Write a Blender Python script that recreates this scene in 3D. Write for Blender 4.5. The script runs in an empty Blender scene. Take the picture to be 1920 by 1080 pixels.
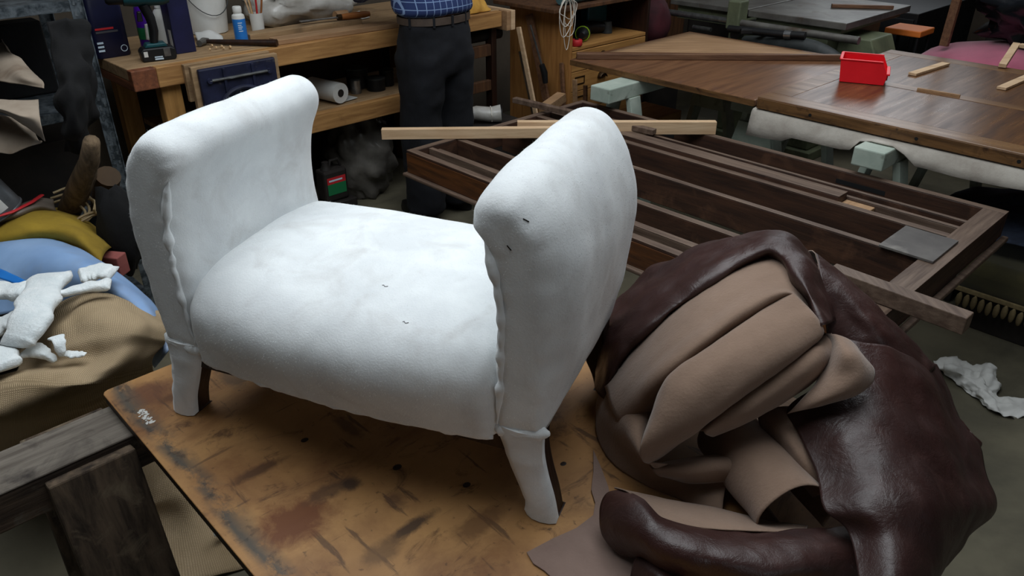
import bpy, math, random
from mathutils import Vector, Matrix, noise
from mathutils.bvhtree import BVHTree

random.seed(11)
D = bpy.data
scene = bpy.context.scene
COL = scene.collection

# ------------------------------------------------------------------ camera
cam_data = D.cameras.new('camera')
cam_data.sensor_width = 36.0
cam_data.lens = 36.0 * 1450 / 1920
cam_data.clip_start = 0.02
cam = D.objects.new('camera', cam_data)
COL.objects.link(cam)
cam.location = (0, 0, 1.7)
cam.rotation_euler = (math.radians(90 - 29), 0, 0)
scene.camera = cam

# ------------------------------------------------------------------ world, exposure
w = D.worlds.new('workshop_world')
scene.world = w
w.use_nodes = True
w.node_tree.nodes['Background'].inputs[0].default_value = (0.62, 0.70, 0.80, 1)
w.node_tree.nodes['Background'].inputs[1].default_value = 0.05
vs = scene.view_settings
vs.view_transform = 'Standard'
vs.look = 'None'
vs.exposure = -0.95
vs.gamma = 1.0
vs.use_curve_mapping = False

GRID = math.radians(44)
E1 = Vector((math.cos(GRID), math.sin(GRID), 0))
EN = Vector((-math.sin(GRID), math.cos(GRID), 0))


def W(a, c, z=0.0):
    """workshop axes (a along the bench, c towards the bench wall) to world"""
    return E1 * a + EN * c + Vector((0, 0, z))


def area(name, loc, target, sx, sy, power, color=(1, 1, 1)):
    l = D.lights.new(name, 'AREA')
    l.shape = 'RECTANGLE'
    l.size = sx
    l.size_y = sy
    l.energy = power
    l.color = color
    o = D.objects.new(name, l)
    COL.objects.link(o)
    o.location = loc
    o.rotation_euler = (Vector(target) - Vector(loc)).to_track_quat('-Z', 'Y').to_euler()
    return o


# daylight falling through the roof lights and the window of the far wall
area('roof_daylight', W(1.05, 1.45, 3.12), W(1.05, 1.45, 0), 2.8, 2.2, 112, (0.92, 0.97, 1.0))
area('roof_daylight_far', W(4.1, 1.6, 3.12), W(4.1, 1.6, 0), 2.4, 1.5, 52, (0.94, 0.97, 1.0))
area('window_daylight', W(8.15, 3.1, 2.35), W(3.0, 2.2, 0.9), 1.7, 1.1, 14, (0.90, 0.95, 1.0))
area('side_fill_light', W(-0.4, -4.05, 1.9), W(0.8, 1.2, 0.9), 3.2, 1.4, 20, (0.94, 0.97, 1.0))  # added unseen fill from the camera side, brightens the front faces


# ------------------------------------------------------------------ materials
def lin(c):
    r = []
    for v in c:
        v = v / 255.0
        r.append(v / 12.92 if v <= 0.04045 else ((v + 0.055) / 1.055) ** 2.4)
    return (r[0], r[1], r[2], 1.0)


def mat(name, c1, c2=None, scale=6, stretch=(1, 1, 1), rough=0.6, bump=0.0, bscale=60, bstretch=None,
        detail=6, spec=0.4, metal=0.0, lo=0.35, hi=0.65, sheen=0.0, coat=0.0, c3=None, s3=3, lo3=0.55, hi3=0.7,
        alpha=1.0, rvar=0.0, trans=0.0):
    m = D.materials.new(name)
    m.use_nodes = True
    nt = m.node_tree
    N, L = nt.nodes, nt.links
    b = N['Principled BSDF']
    b.inputs['Roughness'].default_value = rough
    b.inputs['Metallic'].default_value = metal
    b.inputs['Specular IOR Level'].default_value = spec
    b.inputs['Sheen Weight'].default_value = sheen
    b.inputs['Coat Weight'].default_value = coat
    b.inputs['Coat Roughness'].default_value = 0.15
    b.inputs['Alpha'].default_value = alpha
    b.inputs['Transmission Weight'].default_value = trans
    tc = N.new('ShaderNodeTexCoord')

    def nz(sc, st, det=detail, dist=0.0):
        mp = N.new('ShaderNodeMapping')
        mp.inputs['Scale'].default_value = st
        L.new(tc.outputs['Object'], mp.inputs['Vector'])
        t = N.new('ShaderNodeTexNoise')
        t.inputs['Scale'].default_value = sc
        t.inputs['Detail'].default_value = det
        t.inputs['Roughness'].default_value = 0.62
        t.inputs['Distortion'].default_value = dist
        L.new(mp.outputs['Vector'], t.inputs['Vector'])
        return t

    def ramp(src, lo_, hi_):
        r_ = N.new('ShaderNodeMapRange')
        r_.inputs['From Min'].default_value = lo_
        r_.inputs['From Max'].default_value = hi_
        L.new(src, r_.inputs['Value'])
        return r_.outputs['Result']

    def mix(fac, A, B):
        x = N.new('ShaderNodeMix')
        x.data_type = 'RGBA'
        L.new(fac, x.inputs['Factor'])
        for i, v in ((6, A), (7, B)):
            if isinstance(v, tuple):
                x.inputs[i].default_value = v
            else:
                L.new(v, x.inputs[i])
        return x.outputs[2]
    out = lin(c1)
    if c2 is not None:
        t = nz(scale, stretch, detail, 0.3)
        out = mix(ramp(t.outputs['Fac'], lo, hi), lin(c1), lin(c2))
        if rvar:
            r2 = N.new('ShaderNodeMapRange')
            r2.inputs['To Min'].default_value = max(0.02, rough - rvar)
            r2.inputs['To Max'].default_value = min(1, rough + rvar)
            L.new(t.outputs['Fac'], r2.inputs['Value'])
            L.new(r2.outputs['Result'], b.inputs['Roughness'])
    if c3 is not None:
        t3 = nz(s3, (1.0, 1.0, 1.0), 8, 0.6)
        out = mix(ramp(t3.outputs['Fac'], lo3, hi3), out, lin(c3))
    if isinstance(out, tuple):
        b.inputs['Base Color'].default_value = out
    else:
        L.new(out, b.inputs['Base Color'])
    if bump:
        tb = nz(bscale, bstretch or stretch, 5)
        bp = N.new('ShaderNodeBump')
        bp.inputs['Strength'].default_value = bump
        bp.inputs['Distance'].default_value = 0.004
        L.new(tb.outputs['Fac'], bp.inputs['Height'])
        L.new(bp.outputs['Normal'], b.inputs['Normal'])
    m['nz'] = 1
    return m


def wood(name, c1, c2, axis=0, rough=0.55, scale=3.0, c3=None, spec=0.35, coat=0.0, lo3=0.55, hi3=0.72, s3=3, bump=0.25):
    st = [14, 14, 14]
    st[axis] = 1.2
    return mat(name, c1, c2, scale=scale, stretch=tuple(st), rough=rough, bump=bump, bscale=scale * 4, c3=c3, s3=s3,
               lo3=lo3, hi3=hi3, spec=spec, coat=coat, rvar=0.12)


M = {}


def mk():
    M['felt'] = mat('white_felt', (235, 239, 240), (222, 226, 228), scale=9, rough=0.97, bump=0.24, bscale=300, spec=0.05,
                    sheen=0.3, c3=(204, 204, 203), s3=11.0, lo3=0.5, hi3=0.85)
    M['wad'] = mat('white_wadding', (236, 240, 240), (214, 222, 224), scale=16, rough=1.0, bump=0.8, bscale=120, spec=0.02, sheen=0.3)
    M['darkwood'] = wood('dark_stained_wood', (52, 31, 22), (30, 18, 13), axis=2, rough=0.45)
    M['frame'] = wood('old_mahogany', (74, 50, 38), (46, 31, 25), axis=1, rough=0.5, spec=0.4, c3=(92, 64, 48), s3=6)
    M['framex'] = wood('old_mahogany_across', (74, 50, 38), (46, 31, 25), axis=0, rough=0.5, spec=0.4, c3=(92, 64, 48), s3=6)
    M['framegold'] = wood('golden_brown_face', (110, 66, 34), (66, 40, 24), axis=1, rough=0.4, spec=0.5)
    M['mould'] = wood('worn_moulding_lit_top', (116, 97, 83), (80, 63, 53), axis=1, rough=0.5)
    M['mouldx'] = wood('dusty_lit_top_across', (116, 97, 83), (80, 63, 53), axis=0, rough=0.5)
    M['pine'] = wood('pale_pine', (220, 190, 154), (196, 162, 126), axis=0, rough=0.6)
    M['bench'] = wood('worn_beech', (186, 140, 86), (142, 100, 58), axis=0, rough=0.6, c3=(92, 66, 42), s3=5, lo3=0.6, hi3=0.8)
    M['benchtop'] = wood('dusty_beech', (176, 146, 110), (140, 112, 80), axis=0, rough=0.75, c3=(104, 84, 64), s3=6, lo3=0.55, hi3=0.8)
    M['benchleg'] = wood('beech_leg', (190, 142, 82), (158, 114, 62), axis=2, rough=0.6, c3=(120, 86, 50), s3=4)
    M['redend'] = wood('red_brown_end_grain', (138, 84, 56), (98, 58, 40), axis=1, rough=0.6)
    M['saw_dark'] = wood('grimy_timber', (84, 68, 54), (42, 32, 25), axis=0, rough=0.85, c3=(92, 86, 76), s3=16, lo3=0.58, hi3=0.72, bump=0.5)
    M['saw_top'] = wood('grey_worn_timber', (124, 116, 106), (88, 80, 72), axis=0, rough=0.8, c3=(52, 46, 42), s3=9, lo3=0.52, hi3=0.7, bump=0.4)
    M['saw_leg'] = wood('grimy_leg', (98, 82, 66), (46, 37, 29), axis=2, rough=0.85, c3=(122, 108, 88), s3=14, lo3=0.58, hi3=0.74, bump=0.5)
    M['green'] = mat('pale_green_paint', (180, 190, 178), (152, 166, 154), scale=7, rough=0.6, bump=0.2, bscale=30, c3=(92, 92, 78), s3=9, lo3=0.6, hi3=0.75)
    M['walnut'] = wood('polished_walnut', (130, 92, 64), (96, 64, 44), axis=0, rough=0.32, spec=0.5, scale=2.0, c3=(104, 78, 66), s3=2.5, bump=0.05, coat=0.12)
    M['walnut2'] = wood('polished_walnut_field', (112, 78, 50), (74, 48, 32), axis=0, rough=0.3, spec=0.4, scale=2.4, c3=(80, 52, 34), s3=3.0, bump=0.05, coat=0.08)
    M['walnutband'] = wood('walnut_cross_band', (136, 102, 68), (98, 68, 44), axis=1, rough=0.3, spec=0.4, scale=2.0, bump=0.05, coat=0.1)
    M['walnutedge'] = wood('walnut_edge', (122, 88, 54), (80, 56, 34), axis=1, rough=0.45, c3=(46, 28, 20), s3=16)
    M['paleply'] = wood('pale_board', (178, 142, 106), (146, 112, 80), axis=0, rough=0.6)
    M['brownstick'] = wood('brown_moulding', (122, 88, 64), (88, 60, 44), axis=0, rough=0.45)
    M['card'] = wood('oak_cabinet', (182, 130, 74), (148, 100, 54), axis=2, rough=0.5)
    M['cardf'] = wood('oak_drawer_front', (178, 132, 76), (150, 106, 58), axis=0, rough=0.5)
    M['brass'] = mat('dark_brass', (74, 58, 40), rough=0.4, metal=0.8)
    M['blanket'] = mat('white_blanket', (190, 184, 174), (164, 156, 146), scale=9, rough=0.95, bump=0.4, bscale=90, spec=0.05)
    M['suede'] = mat('tan_suede', (140, 117, 101), (126, 104, 89), scale=7, rough=0.98, bump=0.3, bscale=180, spec=0.05, sheen=0.25, c3=(110, 90, 76), s3=5, lo3=0.58, hi3=0.8)
    M['suedep'] = mat('pinkish_suede', (142, 121, 111), (128, 107, 98), scale=8, rough=0.98, bump=0.2, bscale=180, spec=0.05, sheen=0.2)
    M['galv'] = mat('galvanised_steel', (120, 128, 134), (62, 70, 76), scale=26, rough=0.4, metal=0.6, bump=0.1, bscale=40, spec=0.5, lo=0.4, hi=0.6)
    M['galvd'] = mat('dark_galvanised', (116, 126, 134), (58, 66, 72), scale=30, rough=0.42, metal=0.6, spec=0.5, lo=0.4, hi=0.6)
    M['slot'] = mat('slot_shadow', (14, 15, 17), rough=0.8)
    M['steel'] = mat('bright_steel', (176, 178, 178), (132, 134, 136), scale=20, rough=0.28, metal=0.9)
    M['iron'] = mat('cast_iron_top', (128, 126, 120), (96, 92, 88), scale=6, rough=0.42, metal=0.5, c3=(90, 76, 62), s3=5)
    M['olive'] = mat('machine_green', (112, 118, 92), (86, 92, 72), scale=6, rough=0.5, c3=(66, 66, 54), s3=5)
    M['black'] = mat('black_plastic', (22, 23, 25), (14, 15, 17), scale=8, rough=0.45)
    M['blackcloth'] = mat('black_cloth', (13, 13, 15), (8, 8, 9), scale=20, rough=0.95, bump=0.4, bscale=50)
    M['blackbag'] = mat('black_bin_liner', (20, 24, 30), (12, 14, 18), scale=8, rough=0.28, bump=0.6, bscale=9, spec=0.6)
    M['navy'] = mat('navy_plastic', (22, 25, 54), (14, 16, 38), scale=8, rough=0.35)
    M['navybox'] = mat('navy_box', (27, 29, 68), (19, 21, 50), scale=8, rough=0.5)
    M['visepaint'] = mat('navy_vice_paint', (36, 40, 66), (22, 25, 44), scale=14, rough=0.5, bump=0.3, bscale=30, c3=(92, 88, 84), s3=12, lo3=0.62, hi3=0.76)
    M['purple'] = mat('purple_plastic', (74, 22, 150), (58, 16, 122), scale=5, rough=0.3)
    M['teal'] = mat('teal_plastic', (22, 78, 84), (16, 56, 62), scale=9, rough=0.4)
    M['tealcloth'] = mat('teal_cloth', (86, 120, 122), (62, 92, 96), scale=9, rough=0.9, bump=0.3)
    M['whitepl'] = mat('white_plastic', (222, 222, 218), (204, 204, 198), scale=5, rough=0.45, c3=(180, 176, 166), s3=7, lo3=0.6, hi3=0.8)
    M['bagpl'] = mat('milky_plastic_sack', (206, 204, 198), (172, 168, 160), scale=9, rough=0.3, bump=0.8, bscale=10, spec=0.6)
    M['greybag'] = mat('grey_plastic_sack', (104, 100, 94), (66, 63, 59), scale=6, rough=0.35, bump=0.8, bscale=8, spec=0.5)
    M['bluelabel'] = mat('blue_label', (44, 126, 206), (32, 104, 186), scale=6, rough=0.4)
    M['paper'] = mat('white_paper', (216, 216, 212), (196, 196, 192), scale=8, rough=0.8)
    M['print'] = mat('faint_print', (196, 214, 228), rough=0.6)
    M['printdark'] = mat('dark_print', (70, 70, 76), rough=0.6)
    M['red'] = mat('red_plastic', (240, 30, 42), (226, 24, 36), scale=5, rough=0.35)
    M['redlite'] = mat('red_print', (190, 40, 46), rough=0.5)
    M['greenlabel'] = mat('green_print', (28, 110, 66), rough=0.5)
    M['lime'] = mat('lime_plastic', (150, 190, 40), rough=0.5)
    M['maroon'] = mat('maroon_cloth', (74, 24, 32), (50, 16, 24), scale=8, rough=0.8)
    M['yellow'] = mat('mustard_cloth', (160, 132, 40), (128, 104, 30), scale=6, rough=0.9, bump=0.4, bscale=40)
    M['duster'] = mat('yellow_duster', (214, 164, 78), (186, 136, 58), scale=9, rough=0.95, bump=0.5, bscale=60)
    M['bluesheet'] = mat('blue_plastic_sheet', (148, 180, 220), (126, 158, 202), scale=4, rough=0.38, spec=0.45, c3=(140, 152, 170), s3=4, lo3=0.5, hi3=0.8)
    M['kraft'] = mat('brown_kraft_paper', (164, 150, 134), (144, 129, 113), scale=5, rough=0.85, bump=0.2, bscale=20, c3=(120, 100, 82), s3=5)
    M['tin'] = mat('tin_can', (128, 132, 136), (96, 100, 104), scale=8, rough=0.4, metal=0.6)
    M['clear'] = mat('clouded_bag', (126, 116, 106), (104, 94, 84), scale=9, rough=0.35, bump=0.5, bscale=14)
    M['drift'] = wood('grey_branch', (122, 102, 78), (80, 66, 50), axis=2, rough=0.9, bump=0.6)
    M['cane'] = mat('pale_cane', (172, 152, 116), (140, 120, 88), scale=10, rough=0.7)
    M['carton'] = mat('brown_carton', (84, 66, 48), (62, 49, 36), scale=6, rough=0.9)
    M['brick'] = mat('dusty_red_box', (150, 84, 78), (122, 64, 60), scale=8, rough=0.9)
    M['pink'] = mat('pink_velvet', (186, 92, 118), (158, 72, 98), scale=4, rough=0.85, sheen=0.5)
    M['velvet'] = mat('olive_velvet', (72, 66, 36), (52, 48, 26), scale=6, rough=0.95, sheen=0.2)
    M['fringe'] = mat('tan_fringe', (132, 116, 82), (104, 90, 62), scale=30, rough=0.95)
    M['blueblanket'] = mat('blue_grey_blanket', (54, 62, 80), (38, 44, 58), scale=30, rough=0.95, bump=0.5, bscale=60)
    M['greyplate'] = mat('grey_sheet', (102, 98, 94), (78, 74, 72), scale=5, rough=0.55, c3=(126, 122, 116), s3=7)
    M['greenbit'] = mat('green_scrap', (92, 116, 106), (74, 96, 88), scale=7, rough=0.6)
    M['skin'] = mat('skin', (196, 146, 120), (182, 130, 106), scale=9, rough=0.55)
    M['hair'] = mat('grey_hair', (92, 88, 84), (66, 62, 60), scale=40, rough=0.8)
    M['trouser'] = mat('dark_navy_cloth', (20, 22, 28), (13, 14, 19), scale=14, rough=0.92, bump=0.3, bscale=90)
    M['belt'] = mat('brown_belt', (82, 70, 62), (64, 54, 48), scale=12, rough=0.5)
    M['shoe'] = mat('black_shoe', (20, 18, 18), rough=0.5)
    M['orange'] = mat('orange_plastic', (226, 124, 52), rough=0.5)
    M['brownh'] = wood('turned_handle', (164, 104, 56), (128, 76, 38), axis=0, rough=0.4)
    M['hose'] = mat('grey_hose', (58, 62, 62), (42, 46, 46), scale=20, rough=0.6)
    M['twine'] = mat('white_twine', (214, 208, 196), rough=0.9)
    M['stain'] = mat('dark_staple', (40, 34, 32), rough=0.4, metal=0.7)
    M['floor'] = mat('concrete_floor', (104, 98, 80), (78, 74, 60), scale=2.2, rough=0.75, bump=0.3, bscale=14, c3=(54, 51, 42), s3=1.6, lo3=0.5, hi3=0.75)
    M['wall'] = mat('workshop_wall', (88, 78, 66), (68, 60, 51), scale=2, rough=0.9, bump=0.2)
    M['ceil'] = mat('ceiling_paint', (150, 146, 138), (128, 124, 116), scale=2, rough=0.9)
    M['darkmisc'] = mat('dark_clutter', (38, 32, 28), (22, 19, 17), scale=9, rough=0.7)
    M['brownbox'] = wood('brown_panel', (98, 66, 42), (64, 42, 28), axis=2, rough=0.6)
    M['shaving'] = mat('wood_shaving', (206, 172, 128), rough=0.8)
    # daylight seen through the frosted panes
    m = D.materials.new('daylit_pane')
    m.use_nodes = True
    m.node_tree.nodes['Principled BSDF'].inputs['Base Color'].default_value = (0.8, 0.85, 0.9, 1)
    m.node_tree.nodes['Principled BSDF'].inputs['Emission Color'].default_value = (0.85, 0.93, 1, 1)
    m.node_tree.nodes['Principled BSDF'].inputs['Emission Strength'].default_value = 2.0
    M['pane'] = m
    special()


def node_mat(name):
    m = D.materials.new(name)
    m.use_nodes = True
    nt = m.node_tree
    return m, nt, nt.nodes, nt.links, nt.nodes['Principled BSDF'], nt.nodes.new('ShaderNodeTexCoord')


PATCHES = [(0.105, -0.585, 0.07, 0.06, (104, 58, 32), 0.9), (0.185, -0.565, 0.055, 0.022, (92, 66, 46), 0.8), (0.215, -0.575, 0.02, 0.018, (64, 48, 38), 0.9), (0.116, -0.435, 0.05, 0.016, (84, 56, 36), 0.9),
           (0.235, -0.73, 0.055, 0.014, (60, 44, 34), 0.9), (0.17, -0.74, 0.04, 0.025, (112, 82, 52), 0.8), (0.22, -0.13, 0.03, 0.07, (100, 78, 58), 0.85), (0.32, -0.80, 0.06, 0.025, (100, 68, 40), 0.7),
           (0.07, -0.07, 0.06, 0.05, (104, 66, 44), 0.8), (0.30, -0.45, 0.016, 0.05, (92, 66, 44), 0.7), (0.10, -0.12, 0.03, 0.02, (96, 62, 38), 0.9), (0.25, -0.66, 0.02, 0.03, (88, 60, 42), 0.7)]


def special():
    # --- worn plywood work surface: tan ply, grime, ring stains, scraped dark band near the long edge
    m, nt, N, L, b, tc = node_mat('worn_plywood')

    def noise_(sc, st=(1, 1, 1), det=6, rough=0.6, dist=0.0):
        mp = N.new('ShaderNodeMapping')
        mp.inputs['Scale'].default_value = st
        L.new(tc.outputs['Object'], mp.inputs['Vector'])
        t = N.new('ShaderNodeTexNoise')
        t.inputs['Scale'].default_value = sc
        t.inputs['Detail'].default_value = det
        t.inputs['Roughness'].default_value = rough
        t.inputs['Distortion'].default_value = dist
        L.new(mp.outputs['Vector'], t.inputs['Vector'])
        return t.outputs['Fac']

    def rng(v, a, b_, c=0.0, d=1.0):
        r = N.new('ShaderNodeMapRange')
        for k, x in (('From Min', a), ('From Max', b_), ('To Min', c), ('To Max', d)):
            r.inputs[k].default_value = x
        L.new(v, r.inputs['Value'])
        return r.outputs['Result']

    def mul(a, b_):
        x = N.new('ShaderNodeMath')
        x.operation = 'MULTIPLY'
        for i, v in enumerate((a, b_)):
            if isinstance(v, float):
                x.inputs[i].default_value = v
            else:
                L.new(v, x.inputs[i])
        return x.outputs[0]

    def mix(f, A, B):
        x = N.new('ShaderNodeMix')
        x.data_type = 'RGBA'
        L.new(f, x.inputs['Factor'])
        for i, v in ((6, A), (7, B)):
            if isinstance(v, tuple):
                x.inputs[i].default_value = v
            else:
                L.new(v, x.inputs[i])
        return x.outputs[2]
    sep = N.new('ShaderNodeSeparateXYZ')
    L.new(tc.outputs['Object'], sep.inputs[0])
    col = mix(rng(noise_(5, (1, 1, 1), 7), 0.35, 0.68), lin((178, 134, 84)), lin((148, 107, 66)))
    col = mix(mul(rng(noise_(3.2, (1, 1.5, 1), 7, 0.65, 0.6), 0.47, 0.68), 0.85), col, lin((112, 72, 44)))
    col = mix(mul(rng(noise_(6.5, (1, 2.2, 1), 8, 0.7, 1.2), 0.56, 0.68), 0.8), col, lin((78, 52, 36)))
    col = mix(mul(rng(noise_(11, (3.2, 0.5, 1), 6, 0.6, 0.3), 0.61, 0.67), 0.7), col, lin((70, 50, 38)))
    col = mix(mul(rng(noise_(11, (0.5, 3.6, 1), 6, 0.6, 0.3), 0.64, 0.69), 0.6), col, lin((84, 60, 42)))
    col = mix(mul(rng(noise_(60, (1, 1, 1), 3), 0.64, 0.72), 0.6), col, lin((74, 54, 38)))
    # old spills with a shape of their own
    def patch(col_, x, y, rx, ry, colr, amt):
        mp = N.new('ShaderNodeMapping')
        mp.inputs['Location'].default_value = (-x / rx, -y / ry, 0)
        mp.inputs['Scale'].default_value = (1 / rx, 1 / ry, 0.0)
        L.new(tc.outputs['Object'], mp.inputs['Vector'])
        ln = N.new('ShaderNodeVectorMath')
        ln.operation = 'LENGTH'
        L.new(mp.outputs['Vector'], ln.inputs[0])
        ad = N.new('ShaderNodeMath')
        ad.operation = 'MULTIPLY_ADD'
        L.new(noise_(16, (1, 1, 1), 7, 0.7, 0.5), ad.inputs[0])
        ad.inputs[1].default_value = 1.9
        L.new(ln.outputs['Value'], ad.inputs[2])
        return mix(mul(rng(ad.outputs[0], 2.05, 1.45), amt), col_, lin(colr))
    for (x, y, rx, ry, cc, am) in PATCHES:
        col = patch(col, x, y, rx, ry, cc, am)
    # scraped band a few centimetres in from the edge (local y = 0 is the edge)
    wob = noise_(9, (1, 0.4, 1), 5)
    band = N.new('ShaderNodeMath')
    band.operation = 'MULTIPLY_ADD'
    L.new(wob, band.inputs[0])
    band.inputs[1].default_value = 0.05
    L.new(sep.outputs['X'], band.inputs[2])
    b1 = mul(rng(band.outputs[0], 0.035, 0.052), rng(band.outputs[0], 0.085, 0.055))
    col = mix(mul(b1, rng(noise_(14, (1, 0.5, 1), 8, 0.75), 0.42, 0.52)), col, lin((84, 76, 66)))
    col = mix(mul(mul(b1, rng(noise_(40, (1, 1, 1), 4), 0.55, 0.62)), 0.7), col, lin((58, 46, 38)))
    L.new(col, b.inputs['Base Color'])
    L.new(rng(noise_(8), 0.3, 0.7, 0.42, 0.62), b.inputs['Roughness'])
    b.inputs['Specular IOR Level'].default_value = 0.35
    bp = N.new('ShaderNodeBump')
    bp.inputs['Strength'].default_value = 0.15
    bp.inputs['Distance'].default_value = 0.003
    L.new(noise_(45, (1, 1, 1), 8), bp.inputs['Height'])
    L.new(bp.outputs['Normal'], b.inputs['Normal'])
    M['ply'] = m

    # --- glossy brown leather: crackled grain, soft pull marks, uneven polish
    m, nt, N, L, b, tc = node_mat('brown_leather')
    b.inputs['Specular IOR Level'].default_value = 0.5
    col = mix(rng(noise_(5, det=8), 0.35, 0.7), lin((58, 35, 32)), lin((42, 25, 23)))
    col = mix(mul(rng(noise_(9, (1, 1, 1), 7, 0.65, 0.8), 0.52, 0.75), 0.6), col, lin((78, 54, 50)))
    L.new(col, b.inputs['Base Color'])
    L.new(rng(noise_(7, (1, 1, 1), 8, 0.7), 0.3, 0.7, 0.28, 0.58), b.inputs['Roughness'])
    vo = N.new('ShaderNodeTexVoronoi')
    vo.feature = 'DISTANCE_TO_EDGE'
    vo.inputs['Scale'].default_value = 210
    wv_ = N.new('ShaderNodeMix')
    wv_.data_type = 'RGBA'
    wv_.inputs['Factor'].default_value = 0.03
    nz_ = N.new('ShaderNodeTexNoise')
    nz_.inputs['Scale'].default_value = 18
    nz_.inputs['Detail'].default_value = 4
    L.new(tc.outputs['Object'], nz_.inputs['Vector'])
    L.new(tc.outputs['Object'], wv_.inputs[6])
    L.new(nz_.outputs['Color'], wv_.inputs[7])
    L.new(wv_.outputs[2], vo.inputs['Vector'])
    crk = rng(vo.outputs['Distance'], 0.0, 0.12)
    b1_ = N.new('ShaderNodeBump')
    b1_.inputs['Strength'].default_value = 0.14
    b1_.inputs['Distance'].default_value = 0.0012
    L.new(crk, b1_.inputs['Height'])
    b2_ = N.new('ShaderNodeBump')
    b2_.inputs['Strength'].default_value = 0.5
    b2_.inputs['Distance'].default_value = 0.006
    L.new(noise_(26, (1, 1, 1), 6, 0.6, 0.6), b2_.inputs['Height'])
    L.new(b1_.outputs['Normal'], b2_.inputs['Normal'])
    L.new(b2_.outputs['Normal'], b.inputs['Normal'])
    M['leather'] = m

    # --- burlap: crossed threads
    m, nt, N, L, b, tc = node_mat('burlap')
    mp = N.new('ShaderNodeMapping')
    mp.inputs['Rotation'].default_value = (0, 0, 0)
    L.new(tc.outputs['UV'], mp.inputs['Vector'])
    waves = []
    for d in ('X', 'Y'):
        wv = N.new('ShaderNodeTexWave')
        wv.bands_direction = d
        wv.inputs['Scale'].default_value = 62
        wv.inputs['Distortion'].default_value = 1.6
        wv.inputs['Detail'].default_value = 2
        wv.inputs['Detail Scale'].default_value = 1.2
        L.new(mp.outputs['Vector'], wv.inputs['Vector'])
        waves.append(wv.outputs['Fac'])
    mx = N.new('ShaderNodeMath')
    mx.operation = 'MULTIPLY'
    L.new(waves[0], mx.inputs[0])
    L.new(waves[1], mx.inputs[1])
    cr = N.new('ShaderNodeMix')
    cr.data_type = 'RGBA'
    cr.inputs[6].default_value = lin((152, 133, 106))
    cr.inputs[7].default_value = lin((194, 172, 140))
    L.new(mx.outputs[0], cr.inputs['Factor'])
    t = N.new('ShaderNodeTexNoise')
    t.inputs['Scale'].default_value = 5
    t.inputs['Detail'].default_value = 5
    L.new(tc.outputs['Object'], t.inputs['Vector'])
    cr2 = N.new('ShaderNodeMix')
    cr2.data_type = 'RGBA'
    cr2.blend_type = 'MULTIPLY'
    cr2.inputs[7].default_value = (0.72, 0.70, 0.66, 1)
    r = N.new('ShaderNodeMapRange')
    r.inputs['From Min'].default_value = 0.45
    r.inputs['From Max'].default_value = 0.7
    L.new(t.outputs['Fac'], r.inputs['Value'])
    L.new(r.outputs['Result'], cr2.inputs['Factor'])
    L.new(cr.outputs[2], cr2.inputs[6])
    L.new(cr2.outputs[2], b.inputs['Base Color'])
    b.inputs['Roughness'].default_value = 0.98
    b.inputs['Specular IOR Level'].default_value = 0.05
    bp = N.new('ShaderNodeBump')
    bp.inputs['Strength'].default_value = 0.5
    bp.inputs['Distance'].default_value = 0.002
    L.new(mx.outputs[0], bp.inputs['Height'])
    L.new(bp.outputs['Normal'], b.inputs['Normal'])
    M['burlap'] = m

    # --- blue checked shirt cloth
    m, nt, N, L, b, tc = node_mat('checked_shirt')
    sep = N.new('ShaderNodeSeparateXYZ')
    L.new(tc.outputs['Object'], sep.inputs[0])
    fac = []
    for ax, per in (('X', 0.034), ('Y', 0.034), ('Z', 0.034)):
        md = N.new('ShaderNodeMath')
        md.operation = 'PINGPONG'
        md.inputs[1].default_value = per / 2
        L.new(sep.outputs[ax], md.inputs[0])
        lt = N.new('ShaderNodeMath')
        lt.operation = 'LESS_THAN'
        lt.inputs[1].default_value = 0.0017
        L.new(md.outputs[0], lt.inputs[0])
        fac.append(lt.outputs[0])
    a1 = N.new('ShaderNodeMath')
    a1.operation = 'MAXIMUM'
    L.new(fac[0], a1.inputs[0])
    L.new(fac[2], a1.inputs[1])
    cm = N.new('ShaderNodeMix')
    cm.data_type = 'RGBA'
    cm.inputs[6].default_value = lin((34, 52, 98))
    cm.inputs[7].default_value = lin((128, 152, 190))
    L.new(a1.outputs[0], cm.inputs['Factor'])
    L.new(cm.outputs[2], b.inputs['Base Color'])
    b.inputs['Roughness'].default_value = 0.9
    M['shirt'] = m


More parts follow.
